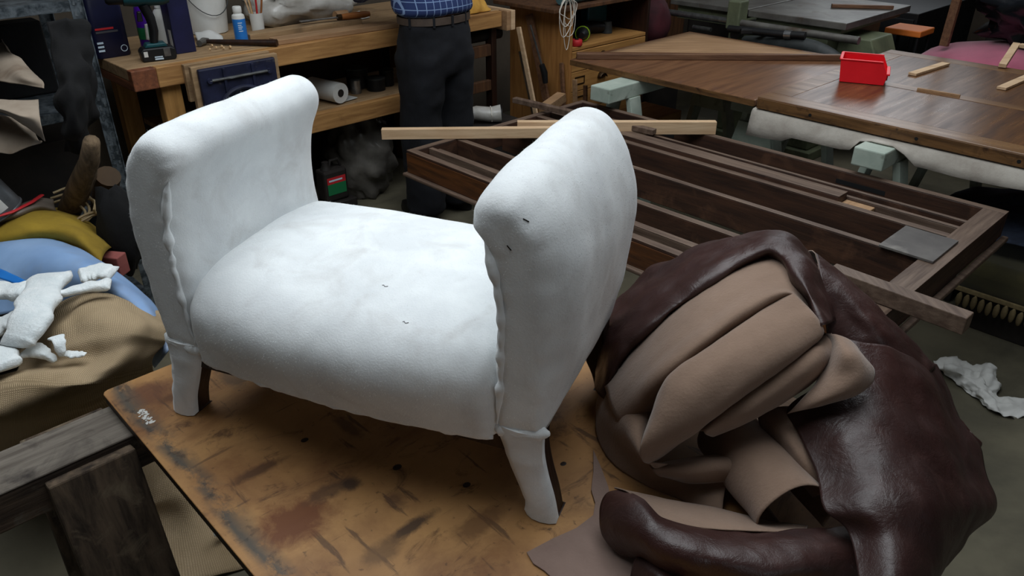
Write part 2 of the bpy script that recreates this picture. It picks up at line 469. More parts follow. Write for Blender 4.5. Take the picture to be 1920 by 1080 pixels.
# ------------------------------------------------------------------ mesh building
class MB:
    def __init__(s):
        s.v = []
        s.f = []
        s.mi = []
        s.uv = None

    def add(s, verts, faces, mi=0):
        o = len(s.v)
        s.v += [Vector(p) for p in verts]
        s.f += [tuple(i + o for i in f) for f in faces]
        s.mi += [mi] * len(faces)
        return s

    def box(s, x0, x1, y0, y1, z0, z1, mi=0):
        v = [(x, y, z) for z in (z0, z1) for y in (y0, y1) for x in (x0, x1)]
        return s.add(v, [(0, 2, 3, 1), (4, 5, 7, 6), (0, 1, 5, 4), (2, 6, 7, 3), (0, 4, 6, 2), (1, 3, 7, 5)], mi)

    def bar(s, p0, p1, wd, ht, up=(0, 0, 1), w1=None, h1=None, mi=0):
        """rectangular bar from p0 to p1, wd across, ht along up"""
        p0, p1 = Vector(p0), Vector(p1)
        d = (p1 - p0).normalized()
        up = Vector(up)
        sd = d.cross(up)
        if sd.length < 1e-4:
            sd = d.cross(Vector((1, 0, 0)))
        sd.normalize()
        u = sd.cross(d).normalized()
        w1 = wd if w1 is None else w1
        h1 = ht if h1 is None else h1
        v = []
        for p, ww, hh in ((p0, wd, ht), (p1, w1, h1)):
            for a, b_ in ((-1, -1), (1, -1), (1, 1), (-1, 1)):
                v.append(p + sd * a * ww / 2 + u * b_ * hh / 2)
        return s.add(v, [(0, 3, 2, 1), (4, 5, 6, 7), (0, 1, 5, 4), (1, 2, 6, 5), (2, 3, 7, 6), (3, 0, 4, 7)], mi)

    def tube(s, path, r, seg=10, cap=True, mi=0, flat=1.0):
        path = [Vector(p) for p in path]
        n = len(path)
        rr = r if isinstance(r, (list, tuple)) else [r] * n
        ref = Vector((0, 0, 1))
        rings = []
        prev = None
        for i in range(n):
            d = (path[min(i + 1, n - 1)] - path[max(i - 1, 0)]).normalized()
            if prev is None:
                x = d.cross(ref if abs(d.z) < 0.9 else Vector((1, 0, 0))).normalized()
            else:
                x = (prev - d * prev.dot(d)).normalized()
            prev = x
            y = d.cross(x)
            rings.append([path[i] + x * rr[i] * math.cos(t * 2 * math.pi / seg) + y * rr[i] * flat * math.sin(t * 2 * math.pi / seg) for t in range(seg)])
        v = [p for q in rings for p in q]
        f = []
        for i in range(n - 1):
            for t in range(seg):
                f.append((i * seg + t, i * seg + (t + 1) % seg, (i + 1) * seg + (t + 1) % seg, (i + 1) * seg + t))
        if cap:
            f.append(tuple(range(seg))[::-1])
            f.append(tuple(range((n - 1) * seg, n * seg)))
        return s.add(v, f, mi)

    def lathe(s, prof, c=(0, 0, 0), seg=24, mi=0, sx=1.0, sy=1.0, cap=True):
        c = Vector(c)
        v = []
        f = []
        n = len(prof)
        for (r, z) in prof:
            for t in range(seg):
                a = 2 * math.pi * t / seg
                v.append(c + Vector((r * math.cos(a) * sx, r * math.sin(a) * sy, z)))
        for i in range(n - 1):
            for t in range(seg):
                f.append((i * seg + t, i * seg + (t + 1) % seg, (i + 1) * seg + (t + 1) % seg, (i + 1) * seg + t))
        if cap:
            f.append(tuple(range(seg))[::-1])
            f.append(tuple(range((n - 1) * seg, n * seg)))
        return s.add(v, f, mi)

    def prism(s, poly, axis, h0, h1, mi=0):
        """extrude a polygon; axis 'z': poly is (x, y); 'y': poly is (x, z); 'x': poly is (y, z)"""
        n = len(poly)

        def P(p, h):
            return {'z': (p[0], p[1], h), 'y': (p[0], h, p[1]), 'x': (h, p[0], p[1])}[axis]
        v = [P(p, h0) for p in poly] + [P(p, h1) for p in poly]
        f = [tuple(range(n))[::-1], tuple(range(n, 2 * n))]
        for i in range(n):
            f.append((i, (i + 1) % n, n + (i + 1) % n, n + i))
        return s.add(v, f, mi)

    def grid(s, rows, closed=False, mi=0):
        nr, nc = len(rows), len(rows[0])
        v = [p for r in rows for p in r]
        f = []
        for i in range(nr - 1):
            for j in range(nc - 1 + (1 if closed else 0)):
                k = (j + 1) % nc
                f.append((i * nc + j, i * nc + k, (i + 1) * nc + k, (i + 1) * nc + j))
        return s.add(v, f, mi)


def cr(p, t):
    """Catmull-Rom through the list p, t in 0..1"""
    n = len(p) - 1
    x = min(max(t * n, 0), n - 1e-9)
    i = int(x)
    u = x - i
    p1, p2 = p[i], p[i + 1]
    p0 = p[i - 1] if i > 0 else p1 * 2 - p2
    p3 = p[i + 2] if i + 2 <= n else p2 * 2 - p1
    return 0.5 * ((2 * p1) + (p2 - p0) * u + (2 * p0 - 5 * p1 + 4 * p2 - p3) * u * u + (3 * p1 - p0 - 3 * p2 + p3) * u ** 3)


def surf(ctrl, nu=40, nv=40, amp=0.0, fr=12.0, amp2=0.0, fr2=40.0, seed=0.0):
    """smooth surface through a small net of points, with gentle wrinkles along its normal"""
    C = [[Vector(p) for p in r] for r in ctrl]
    cols = []
    for r in C:
        cols.append([cr(r, j / (nv - 1)) for j in range(nv)])
    rows = []
    for i in range(nu):
        rows.append([cr([cols[k][j] for k in range(len(C))], i / (nu - 1)) for j in range(nv)])
    if amp or amp2:
        out = []
        for i in range(nu):
            r = []
            for j in range(nv):
                a = rows[min(i + 1, nu - 1)][j] - rows[max(i - 1, 0)][j]
                b_ = rows[i][min(j + 1, nv - 1)] - rows[i][max(j - 1, 0)]
                nn = a.cross(b_)
                if nn.length > 1e-9:
                    nn.normalize()
                p = rows[i][j]
                q = Vector((seed, seed * 1.7, 0))
                h = amp * noise.noise(p * fr + q) + amp2 * noise.noise(p * fr2 + q)
                r.append(p + nn * h)
            out.append(r)
        rows = out
    return rows


def tag(o, label=None, cat=None, group=None, kind=None):
    if label:
        o['label'] = label
    if cat:
        o['category'] = cat
    if group:
        o['group'] = group
    if kind:
        o['kind'] = kind
    return o


def thing(name, label, cat, loc=(0, 0, 0), rz=0.0, group=None):
    o = D.objects.new(name, None)
    COL.objects.link(o)
    o.empty_display_size = 0.1
    o.location = loc
    o.rotation_euler = (0, 0, rz)
    return tag(o, label, cat, group)


def xf(o):
    return Matrix.Translation(o.location) @ o.rotation_euler.to_matrix().to_4x4()


def root_of(o):
    while o.parent:
        o = o.parent
    return o


def build(name, mb, mats, parent=None, smooth=False, bevel=0.0, sub=0, solid=0.0, world=False, angle=40, loc=None, rz=0.0, rim=None, seg=2):
    if isinstance(mats, str):
        mats = [mats]
    vs_ = mb.v
    if world:
        if parent is not None:
            inv = xf(root_of(parent)).inverted()
            vs_ = [inv @ v for v in vs_]
        else:
            n = len(vs_)
            cx = sum(v.x for v in vs_) / n
            cy = sum(v.y for v in vs_) / n
            cz = min(v.z for v in vs_)
            loc = (cx, cy, cz)
            vs_ = [v - Vector(loc) for v in vs_]
    me = D.meshes.new(name)
    me.from_pydata([tuple(v) for v in vs_], [], mb.f)
    for k in mats:
        me.materials.append(M[k])
    if len(mats) > 1:
        for p, i in zip(me.polygons, mb.mi):
            p.material_index = i
    if mb.uv:
        ul = me.uv_layers.new(name='uv')
        for lp in me.loops:
            ul.data[lp.index].uv = mb.uv[lp.vertex_index]
    me.validate()
    if smooth:
        for p in me.polygons:
            p.use_smooth = True
        if angle < 180 and not sub:
            me.set_sharp_from_angle(angle=math.radians(angle))
    me.update()
    o = D.objects.new(name, me)
    COL.objects.link(o)
    if parent is not None:
        o.parent = parent
    elif loc is not None:
        o.location = loc
        o.rotation_euler = (0, 0, rz)
    if solid:
        md = o.modifiers.new('thickness', 'SOLIDIFY')
        md.thickness = abs(solid)
        md.offset = -1 if solid > 0 else 1
        if len(mats) > 1 and rim is not None:
            md.material_offset = rim[0]
            md.material_offset_rim = rim[1]
    if bevel:
        md = o.modifiers.new('bevel', 'BEVEL')
        md.width = bevel
        md.segments = seg
        md.limit_method = 'ANGLE'
        md.angle_limit = math.radians(35)
    if sub:
        md = o.modifiers.new('subdivision', 'SUBSURF')
        md.levels = sub
        md.render_levels = sub
    return o


def copy_tree(o, parent=None):
    c = o.copy()
    COL.objects.link(c)
    c.parent = parent
    for ch in list(o.children):
        copy_tree(ch, c)
    return c


def blob(c, r, seg=20, rings=12, amp=0.15, fr=6, seed=0, flatz=None):
    """lumpy closed body round centre c with radii r"""
    mb = MB()
    c = Vector(c)
    v = []
    for i in range(1, rings):
        th = math.pi * i / rings
        for t in range(seg):
            ph = 2 * math.pi * t / seg
            d = Vector((math.sin(th) * math.cos(ph), math.sin(th) * math.sin(ph), math.cos(th)))
            k = 1 + amp * noise.noise(d * fr * 0.3 + Vector((seed, 0, 0))) + amp * 0.5 * noise.noise(d * fr + Vector((0, seed, 0)))
            p = c + Vector((d.x * r[0], d.y * r[1], d.z * r[2])) * k
            if flatz is not None and p.z < flatz:
                p.z = flatz
            v.append(p)
    f = []
    for i in range(rings - 2):
        for t in range(seg):
            f.append((i * seg + t, (i + 1) * seg + t, (i + 1) * seg + (t + 1) % seg, i * seg + (t + 1) % seg))
    top = len(v)
    v.append(c + Vector((0, 0, r[2])))
    bot = len(v)
    zb = c.z - r[2]
    v.append(Vector((c.x, c.y, max(zb, flatz) if flatz is not None else zb)))
    for t in range(seg):
        f.append((top, t, (t + 1) % seg))
        b0 = (rings - 2) * seg
        f.append((bot, b0 + (t + 1) % seg, b0 + t))
    mb.add(v, f)
    return mb


def solo(name, mb, mats, label, cat, group=None, **kw):
    return tag(build(name, mb, mats, **kw), label, cat, group)


mk()


# ================================================================== the setting
def struct(name, mb, mats, **kw):
    o = build(name, mb, mats, **kw)
    o['kind'] = 'structure'
    return o


A0, A1, C0, C1, ZC = -3.2, 8.3, -4.2, 4.25, 3.2
g = math.radians(44)
struct('floor', MB().box(A0, A1, C0, C1, -0.1, 0.0), 'floor', loc=(0, 0, 0), rz=g)
mb = MB()
# ceiling with openings for two roof lights
cuts = [(-0.35, 2.45, 0.35, 2.55), (2.9, 5.3, 0.85, 2.35)]
mb.box(A0, cuts[0][0], C0, C1, ZC, ZC + 0.1)
mb.box(cuts[0][1], cuts[1][0], C0, C1, ZC, ZC + 0.1)
mb.box(cuts[1][1], A1, C0, C1, ZC, ZC + 0.1)
for k in cuts:
    mb.box(k[0], k[1], C0, k[2], ZC, ZC + 0.1)
    mb.box(k[0], k[1], k[3], C1, ZC, ZC + 0.1)
struct('ceiling', mb, 'ceil', loc=(0, 0, 0), rz=g)
for i, k in enumerate(cuts):
    fr = MB()
    for x in (k[0], (k[0] + k[1]) / 2, k[1]):
        fr.box(x - 0.02, x + 0.02, k[2], k[3], ZC + 0.02, ZC + 0.08)
    o = struct('window_%d' % (i + 1), fr, 'whitepl', loc=(0, 0, 0), rz=g)
    for j in range(2):
        xm = (k[0] + k[1]) / 2
        x0, x1 = (k[0] + 0.02, xm - 0.02) if j == 0 else (xm + 0.02, k[1] - 0.02)
        build('pane', MB().box(x0, x1, k[2], k[3], ZC + 0.04, ZC + 0.05), 'pane', o)
struct('wall_back', MB().box(A0, A1, C1, C1 + 0.1, 0, ZC), 'wall', loc=(0, 0, 0), rz=g)
wb = MB()
wb.box(A0, A1, C0 - 0.1, C0, 0, 1.2)
wb.box(A0, A1, C0 - 0.1, C0, 2.6, ZC)
wb.box(A0, -2.0, C0 - 0.1, C0, 1.2, 2.6)
wb.box(1.2, A1, C0 - 0.1, C0, 1.2, 2.6)
struct('wall_front', wb, 'wall', loc=(0, 0, 0), rz=g)
fr = MB()
for x in (-2.0, -0.93, 0.13, 1.2):
    fr.box(x - 0.025, x + 0.025, C0 - 0.07, C0 - 0.01, 1.2, 2.6)
for z in (1.2, 2.6):
    fr.box(-2.0, 1.2, C0 - 0.07, C0 - 0.01, z - 0.025, z + 0.025)
o = struct('window_4', fr, 'whitepl', loc=(0, 0, 0), rz=g)  # unseen window with glowing panes, added to go with the camera-side fill
for x0 in (-1.975, -0.905, 0.155):
    build('pane', MB().box(x0, x0 + 1.02, C0 - 0.04, C0 - 0.03, 1.225, 2.575), 'pane', o)
struct('wall_left', MB().box(A0 - 0.1, A0, C0, C1, 0, ZC), 'wall', loc=(0, 0, 0), rz=g)
wb = MB()
wb.box(A1, A1 + 0.1, C0, C1, 0, 1.8)
wb.box(A1, A1 + 0.1, C0, C1, 2.9, ZC)
wb.box(A1, A1 + 0.1, C0, 2.2, 1.8, 2.9)
wb.box(A1, A1 + 0.1, 4.0, C1, 1.8, 2.9)
struct('wall_right', wb, 'wall', loc=(0, 0, 0), rz=g)
fr = MB()
for y in (2.2, 2.8, 3.4, 4.0):
    fr.box(A1 + 0.01, A1 + 0.07, y - 0.025, y + 0.025, 1.8, 2.9)
for z in (1.8, 2.9):
    fr.box(A1 + 0.01, A1 + 0.07, 2.2, 4.0, z - 0.025, z + 0.025)
o = struct('window_3', fr, 'whitepl', loc=(0, 0, 0), rz=g)
for y0 in (2.225, 2.825, 3.425):
    build('pane', MB().box(A1 + 0.03, A1 + 0.04, y0, y0 + 0.55, 1.825, 2.875), 'pane', o)

# ================================================================== work table in the foreground
TZ = 0.75
tb = thing('work_table_board', 'large scratched tan plywood board carrying the white felted stool', 'board', W(0.284, 1.50, TZ), math.radians(44))
# local x along a (0..1.0), local y along c (0 .. -1.5)
poly = [(0.0, -1.345), (0.0, -0.012), (0.004, -0.004), (0.012, 0.0), (0.995, 0.0), (1.0, -0.005), (1.0, -1.345)]
# its long scraped edge is the one at y = 0: rotate the pattern with the part
top = MB().prism(poly, 'z', -0.004, 0.0)
build('top_veneer', top, 'ply', tb, bevel=0.0015)
build('core', MB().prism([(x * 0.998 + 0.001, y * 0.999 - 0.001) for x, y in poly], 'z', -0.022, -0.0042), 'darkwood', tb)
for (x, y, r) in ((0.30, -0.60, 0.007), (0.42, -0.86, 0.010), (0.36, -0.72, 0.006), (0.22, -0.42, 0.006), (0.52, -0.80, 0.005)):
    build('paint_spot', MB().lathe([(r, 0.0003), (r * 0.6, 0.0006)], (x, y, 0), 14, sx=1.25), 'darkwood', tb)
wmark = MB()
for k in range(70):
    t = random.random()
    wmark.lathe([(0.0008 + 0.0018 * random.random(), 0.0003), (0.0005, 0.0006)], (0.034 + random.gauss(0, 0.004), -0.115 - 0.055 * t, 0), 7, sx=1.3)
tag(build('white_paint_smear', wmark, 'paper', tb), kind='stuff')


def dark_horse(name, label, c_mid, a0, a1):
    """rough timber trestle running along a, beam top under the board"""
    t = thing(name, label, 'trestle', W(a0, c_mid, 0), math.radians(44), 'rough trestles under the board')
    L_ = a1 - a0
    zt = TZ - 0.0225
    build('beam', MB().box(0, L_, -0.062, 0.062, zt - 0.085, zt - 0.006), 'saw_dark', t, bevel=0.005)
    build('beam_top', MB().box(0.001, L_ - 0.001, -0.0625, 0.0625, zt - 0.0055, zt), 'saw_top', t, bevel=0.004)
    for x in (0.34, L_ - 0.28):
        for s in (-1, 1):
            m_ = MB()
            m_.bar((x, s * 0.075, zt - 0.015), (x, s * 0.20, 0.0), 0.155, 0.03, up=(0, 1, 0))
            build('leg', m_, 'saw_leg', t, bevel=0.004)
        build('brace', MB().box(x - 0.012, x + 0.012, -0.17, 0.17, 0.24, 0.33), 'saw_dark', t, bevel=0.003)
    return t


dark_horse('trestle', 'rough dark timber trestle with worn grey top under the left of the board', 1.413, -0.14, 1.24)
dark_horse('trestle', 'rough dark timber trestle hidden under the near end of the board', 0.40, 0.2, 1.27)

# ================================================================== the upholstered stool
ST = thing('upholstered_stool', 'white felt covered scroll arm footstool standing on the tan board', 'stool',
           (-0.643, 1.207, TZ), math.radians(-22.04))
SL = 0.746      # spread of the feet
SD = 0.405      # depth of the frame
PROF = [(0.004, 0.168), (-0.006, 0.215), (-0.018, 0.275), (-0.027, 0.34), (-0.030, 0.40), (-0.024, 0.455), (-0.008, 0.505), (0.012, 0.540),
        (0.040, 0.566), (0.070, 0.576), (0.098, 0.568), (0.115, 0.549), (0.118, 0.528), (0.108, 0.502), (0.092, 0.470), (0.082, 0.430),
        (0.079, 0.385), (0.082, 0.330), (0.086, 0.270), (0.086, 0.215), (0.082, 0.168), (0.043, 0.160)]


def arm(right):
    pr = [Vector((x, 0, z)) for x, z in PROF]
    n = 132
    base = [cr(pr + [pr[0]], i / n) for i in range(n)]
    cx, cz = 0.035, 0.37
    cen = []
    for p in base:
        # spine of the section: shrink towards it for the rounded ends
        zc = min(max(p.z, 0.22), 0.525)
        k = (zc - 0.168) / 0.4
        cen.append(Vector((0.040 - 0.018 * math.sin(math.pi * min(1, k)) + 0.022 * max(0, k - 0.55) / 0.35, 0, zc)))
    sec = [(-0.005, 0.30), (-0.0045, 0.58), (-0.001, 0.76), (0.006, 0.88), (0.018, 0.96), (0.036, 1.0)]
    ys = [0.03 + (SD - 0.06) * i / 22 for i in range(1, 22)]
    sec += [(y, 1.0 + 0.012 * math.sin(math.pi * (y / SD))) for y in ys]
    sec += [(SD - 0.03, 1.0), (SD - 0.012, 0.985), (SD - 0.002, 0.93), (SD + 0.004, 0.83), (SD + 0.007, 0.62), (SD + 0.008, 0.3)]
    rows = []
    for y, k in sec:
        r = []
        for i, p in enumerate(base):
            q = cen[i] + (p - cen[i]) * k
            q.y = y
            # wadded lumps and the line of tacks near the inner front edge
            nn = (p - cen[i]).normalized()
            amp = 0.0016
            h = amp * noise.noise(Vector((q.x, q.y, q.z)) * 26) + max(0, 1 - y / 0.05) * 0.0030 * noise.noise(Vector((q.x, q.y, q.z)) * 38) + 0.0026 * noise.noise(Vector((q.x, q.y, q.z)) * 9)
            edge = max(0, 1 - abs(y - 0.004) / 0.02)
            inner = 1.0 if (p.x > 0.05) else 0.45
            h += edge * inner * 0.0075 * noise.noise(Vector((3.1, 0, q.z * 42)))
            q += nn * h
            ko = max(0.0, 1 - y / 0.10) ** 2 * (1.0 if right else 0.45)
            q.x += 0.028 * ko * min(1, max(0, (0.05 - q.x) / 0.08)) * min(1, max(0, (p.z - 0.18) / 0.12))
            q.z -= 0.020 * ko * min(1, max(0, (p.z - 0.46) / 0.10))
            if y < 0.02:
                q.y -= 0.004 * inner * edge * max(0, noise.noise(Vector((q.x * 30, 7.7, q.z * 36))))
            if right:
                q.x = SL - q.x
            r.append(q)
        rows.append(r)
    mb = MB().grid(rows, closed=True)
    nv = len(base)
    f0 = tuple(range(nv))
    mb.f.append(f0[::-1])
    mb.mi.append(0)
    last = (len(rows) - 1) * nv
    mb.f.append(tuple(last + i for i in range(nv)))
    mb.mi.append(0)
    if right:
        mb.f = [f[::-1] for f in mb.f]
    return mb


armL = build('arm', arm(False), 'felt', ST, smooth=True, angle=180)
armR = build('arm', arm(True), 'felt', ST, smooth=True, angle=180)


def seat():
    nu, nv = 90, 70
    rows = []
    x0, x1 = 0.062, SL - 0.062

    for i in range(nu):
        s = i / (nu - 1)
        x = x0 + (x1 - x0) * s
        bow = math.sin(math.pi * s) ** 0.75
        edge = 1 - (2 * abs(s - 0.5)) ** 6
        # section in (y, z) round the seat: front bottom, front belly, top crown, back
        P = [Vector((0, 0.05, 0.150)), Vector((0, 0.000 - 0.022 * bow, 0.146)), Vector((0, -0.008 - 0.030 * bow, 0.170)),
             Vector((0, -0.010 - 0.040 * bow, 0.225 + 0.004 * bow)), Vector((0, -0.002 - 0.034 * bow, 0.268 + 0.008 * bow)),
             Vector((0, 0.030 - 0.018 * bow, 0.300 + 0.014 * bow)), Vector((0, 0.10, 0.318 + 0.020 * bow)), Vector((0, 0.22, 0.325 + 0.026 * bow)),
             Vector((0, 0.33, 0.322 + 0.016 * bow)), Vector((0, 0.395, 0.308 + 0.008 * bow)), Vector((0, 0.425, 0.260)),
             Vector((0, 0.425, 0.19)), Vector((0, 0.36, 0.150))]
        r = []
        for j in range(nv):
            p = cr(P, j / (nv - 1))
            p.x = x
            pz = Vector((p.x, p.y, p.z))
            nrm = (Vector((0, p.y, p.z)) - Vector((0, 0.2, 0.22))).normalized()
            h = 0.0022 * noise.noise(pz * 11) + 0.0009 * noise.noise(pz * 34)
            # pulled-down tacked bottom edge
            if j < 14:
                h += 0.0035 * noise.noise(Vector((x * 24, 1.3, j * 0.2))) * (1 - j / 14)
            # the padding rolls down into the crease against the arms
            e_ = min(s, 1 - s)
            h -= 0.016 * math.exp(-((e_ - 0.026) / 0.018) ** 2) if e_ > 0.026 else 0.016
            r.append(p + nrm * h)
        rows.append(r)
    mb = MB().grid(rows)
    mb.f = [f[::-1] for f in mb.f]
    # close the underside
    m = len(mb.v)
    under = []
    for i in range(nu - 1):
        mb.f.append((i * nv, (i + 1) * nv, (i + 1) * nv + nv - 1, i * nv + nv - 1))
        mb.mi.append(0)
    return mb


seat_o = build('seat_padding', seat(), 'felt', ST, smooth=True, angle=180)

# ragged lower edge of the felt along the front
hem = MB()
path = []
for i in range(61):
    s = i / 60
    x = 0.085 + (SL - 0.17) * s
    bow = math.sin(math.pi * s) ** 0.75
    path.append(Vector((x, 0.000 - 0.024 * bow + 0.002 * noise.noise(Vector((x * 40, 0, 0))), 0.150 - 0.002 * bow + 0.004 * noise.noise(Vector((x * 30, 5, 0))))))
rr = [0.0055 + 0.0028 * noise.noise(Vector((p.x * 46, 9, 0))) for p in path]
hem.tube(path, rr, 8)
build('felt_hem', hem, 'felt', ST, smooth=True, angle=180)
# bare timber rails under the padding
rl = MB()
rl.box(0.05, SL - 0.05, 0.012, 0.035, 0.118, 0.165)
build('front_rail', rl, 'darkwood', ST)
rl = MB()
rl.box(0.05, SL - 0.05, SD - 0.035, SD - 0.012, 0.118, 0.165)
build('back_rail', rl, 'darkwood', ST)
# rolled seam down the inner front edge of each arm, with pinched tack lumps
for right in (False, True):
    sm = MB()
    pts = []
    ctl = [Vector(p) for p in ((0.100, -0.001, 0.515), (0.086, -0.0045, 0.468), (0.074, -0.006, 0.42), (0.068, -0.007, 0.36), (0.069, -0.008, 0.30), (0.071, -0.008, 0.24), (0.076, -0.009, 0.18))]
    for i in range(70):
        p = cr(ctl, i / 69)
        p.x += 0.0022 * noise.noise(Vector((p.z * 40, 2 + right, 0)))
        pts.append(p)
    rr = [max(0.0015, (0.0056 + 0.0050 * noise.noise(Vector((p.z * 48, 4.4 + 3 * right, 0)))) * min(1, 0.15 + min(i, 69 - i) / 10)) for i, p in enumerate(pts)]
    for i, p in enumerate(pts):
        p.y += 0.0050 + 0.002 * noise.noise(Vector((p.z * 55, 8.8, 0)))
    if right:
        pts = [Vector((SL - p.x, p.y, p.z)) for p in pts]
    sm.tube(pts, rr, 8)
    build('front_seam', sm, 'felt', ST, smooth=True, angle=180)
# tacks and stray threads pressed into the felt
bv_arm = BVHTree.FromPolygons([v.co.copy() for v in armR.data.vertices], [tuple(p.vertices) for p in armR.data.polygons])
bv_seat = BVHTree.FromPolygons([v.co.copy() for v in seat_o.data.vertices], [tuple(p.vertices) for p in seat_o.data.polygons])
for (x, z, rot) in ((0.712, 0.530, 0.25), (0.692, 0.490, 0.8)):
    hit = bv_arm.ray_cast(Vector((x, -0.3, z)), Vector((0, 1, 0)))
    if hit[0] is None:
        continue
    tz = hit[1].cross(Vector((0, 1, 0.3))).normalized()
    d = (Vector((math.cos(rot), 0, -math.sin(rot))) - hit[1] * Vector((math.cos(rot), 0, -math.sin(rot))).dot(hit[1])).normalized() * 0.0045
    c = hit[0] + hit[1] * 0.0004
    build('tack', MB().bar(c - d, c + d, 0.0013, 0.0013), 'stain', ST)
for (x, y) in ((0.43, 0.08), (0.50, 0.02)):
    p = []
    for k in range(5):
        hit = bv_seat.ray_cast(Vector((x + 0.0025 * k, y + 0.0015 * math.sin(k * 2), 0.8)), Vector((0, 0, -1)))
        p.append(hit[0] + Vector((0, 0, 0.0004)))
    build('lint_thread', MB().tube(p, 0.0005, 4), 'stain', ST)


# gathered felt where the arm covering is wrapped over the leg top
for right in (False, True):
    pts = []
    for i in range(30):
        t_ = i / 29
        x = -0.006 + 0.092 * t_
        pts.append(Vector((SL - x if right else x, 0.0095 - 0.004 * math.sin(math.pi * t_), 0.176 - 0.012 * t_ + 0.004 * noise.noise(Vector((t_ * 7, 3 + right * 5, 0))))))
    rr = [max(0.002, (0.0135 + 0.005 * noise.noise(Vector((i * 0.17, right * 4.0, 2)))) * min(1, 0.3 + min(i, 29 - i) / 6)) for i in range(30)]
    build('felt_gather', MB().tube(pts, rr, 8), 'felt', ST, smooth=True, angle=180)


def stool_leg(right, back):
    """sabre leg: dark timber with a felt strip on the outer face of the front legs"""
    cl = [(0.040, 0.175), (0.034, 0.13), (0.022, 0.085), (0.008, 0.042), (0.000, 0.0)]
    hw = [0.037, 0.031, 0.027, 0.0245, 0.0245]
    y0, y1 = (0.004, 0.050)
    rows = []
    n = 16
    C = [Vector((x, 0, z)) for x, z in cl]
    Hh = [Vector((h, 0, 0)) for h in hw]
    felt = []
    for i in range(n + 1):
        t = i / n
        c, h = cr(C, t), cr(Hh, t).x
        kick = -0.022 * (t ** 1.6) * (1 if back else 0.0)
        rows.append([Vector((c.x - h + 0.003, y0 + kick, c.z)), Vector((c.x + h - 0.003, y0 + kick, c.z)), Vector((c.x + h - 0.003, y1 + kick, c.z)), Vector((c.x - h + 0.003, y1 + kick, c.z))])
        wob = lambda k: 0.0045 * noise.noise(Vector((k * 5 + right * 9, c.z * 48, 1.0)))
        felt.append((c, h, wob(1), wob(2), wob(3)))

    def fx(p):
        x = SL - p.x if right else p.x
        y = SD - p.y if back else p.y
        return Vector((x, y, p.z))
    rows = [[fx(p) for p in r] for r in rows]
    mb = MB().grid(rows, closed=True)
    mb.f.append((0, 1, 2, 3))
    mb.f.append(tuple(n * 4 + k for k in (3, 2, 1, 0)))
    mb.mi += [0, 0]
    if right != back:
        pass
    else:
        mb.f = [f[::-1] for f in mb.f]
    leg = build('leg', mb, 'darkwood', ST, bevel=0.003, smooth=True)
    if not back:
        fr = []
        for (c, h, a, b_, d) in felt:
            e = 0.0055 + d * 0.9
            r = []
            for (u, yy) in ((-h, y0 + 0.012), (-h - 0.001 + a, 0.0), (-h * 0.62, -e), (0, -e - 0.002 + b_ * 0.5), (h * 0.62, -e), (h + 0.001 + b_, 0.0), (h, y0 + 0.010), (0, y0 + 0.002)):
                r.append(fx(Vector((c.x + u, yy, c.z + 0.002))))
            fr.append(r)
        m2 = MB().grid(fr, closed=True)
        m2.f.append(tuple(range(8)))
        m2.f.append(tuple(n * 8 + k for k in range(7, -1, -1)))
        m2.mi += [0, 0]
        if not right:
            m2.f = [f[::-1] for f in m2.f]
        w_ = build('felt_strip', m2, 'felt', leg, smooth=True, angle=70)
    return leg


for r_ in (False, True):
    for b_ in (False, True):
        stool_leg(r_, b_)

# loose fibres standing off the felt
fz = MB()
random.seed(3)
for o in (armL, armR, seat_o):
    me = o.data
    polys = [p for p in me.polygons if p.area < 0.002 and p.area > 0]
    tot = sum(p.area for p in polys)
    cnt = int(16000 * tot / 0.9)
    wts = []
    acc = 0
    pick = random.choices(polys, weights=[p.area for p in polys], k=min(cnt, 16000))
    for p in pick:
        vs_ = [me.vertices[i].co for i in p.vertices]
        a, b_ = random.random(), random.random()
        q = vs_[0].lerp(vs_[1], a).lerp(vs_[-1].lerp(vs_[-2], a), b_)
        nn = p.normal
        d = (nn * random.uniform(0.3, 1.0) + Vector((random.gauss(0, .6), random.gauss(0, .6), random.gauss(0, .6)))).normalized()
        if d.dot(nn) < 0.1:
            d = (d + nn).normalized()
        l_ = random.uniform(0.0015, 0.0042)
        sd = d.cross(Vector((random.random(), random.random(), random.random()))).normalized() * 0.00016
        i0 = len(fz.v)
        fz.v += [q - sd - nn * 0.0004, q + sd - nn * 0.0004, q + d * l_]
        fz.f.append((i0, i0 + 1, i0 + 2))
        fz.mi.append(0)
tag(build('felt_fuzz', fz, 'felt', ST), kind='stuff')

# ================================================================== the leather hide
HB = Vector((0.361, 1.090, 0.750))
HD = thing('leather_hide', 'crumpled brown leather hide with tan suede underside heaped on the board', 'leather', HB, 0.0)


def outward(rows):
    # orient the sheet so that its first face looks up and out of the heap
    nsum = Vector()
    for i in range(len(rows) - 1):
        for j in range(len(rows[0]) - 1):
            nsum += (rows[i][j + 1] - rows[i][j]).cross(rows[i + 1][j] - rows[i][j])
    return rows if nsum.dot(Vector((-0.1, -0.7, 1.0))) > 0 else [r[::-1] for r in rows]


def hide(name, ctrl, mats, nu=44, nv=60, amp=0.004, fr=9.0, amp2=0.0012, fr2=34.0, th=0.0018, seed=0.0, label=None):
    rows = surf(ctrl, nu, nv, amp, fr, amp2, fr2, seed)
    rows = outward(rows)
    mb = MB().grid(rows)
    o = build(name, mb, mats, HD, smooth=True, angle=180, world=True)
    md = o.modifiers.new('thickness', 'SOLIDIFY')
    md.thickness = th
    md.offset = 0
    if len(mats) > 1:
        md.material_offset = 1
        md.material_offset_rim = 1
    if label:
        o['label'] = label
    return o


SU, LE = ['suede', 'suede'], ['leather', 'suede']
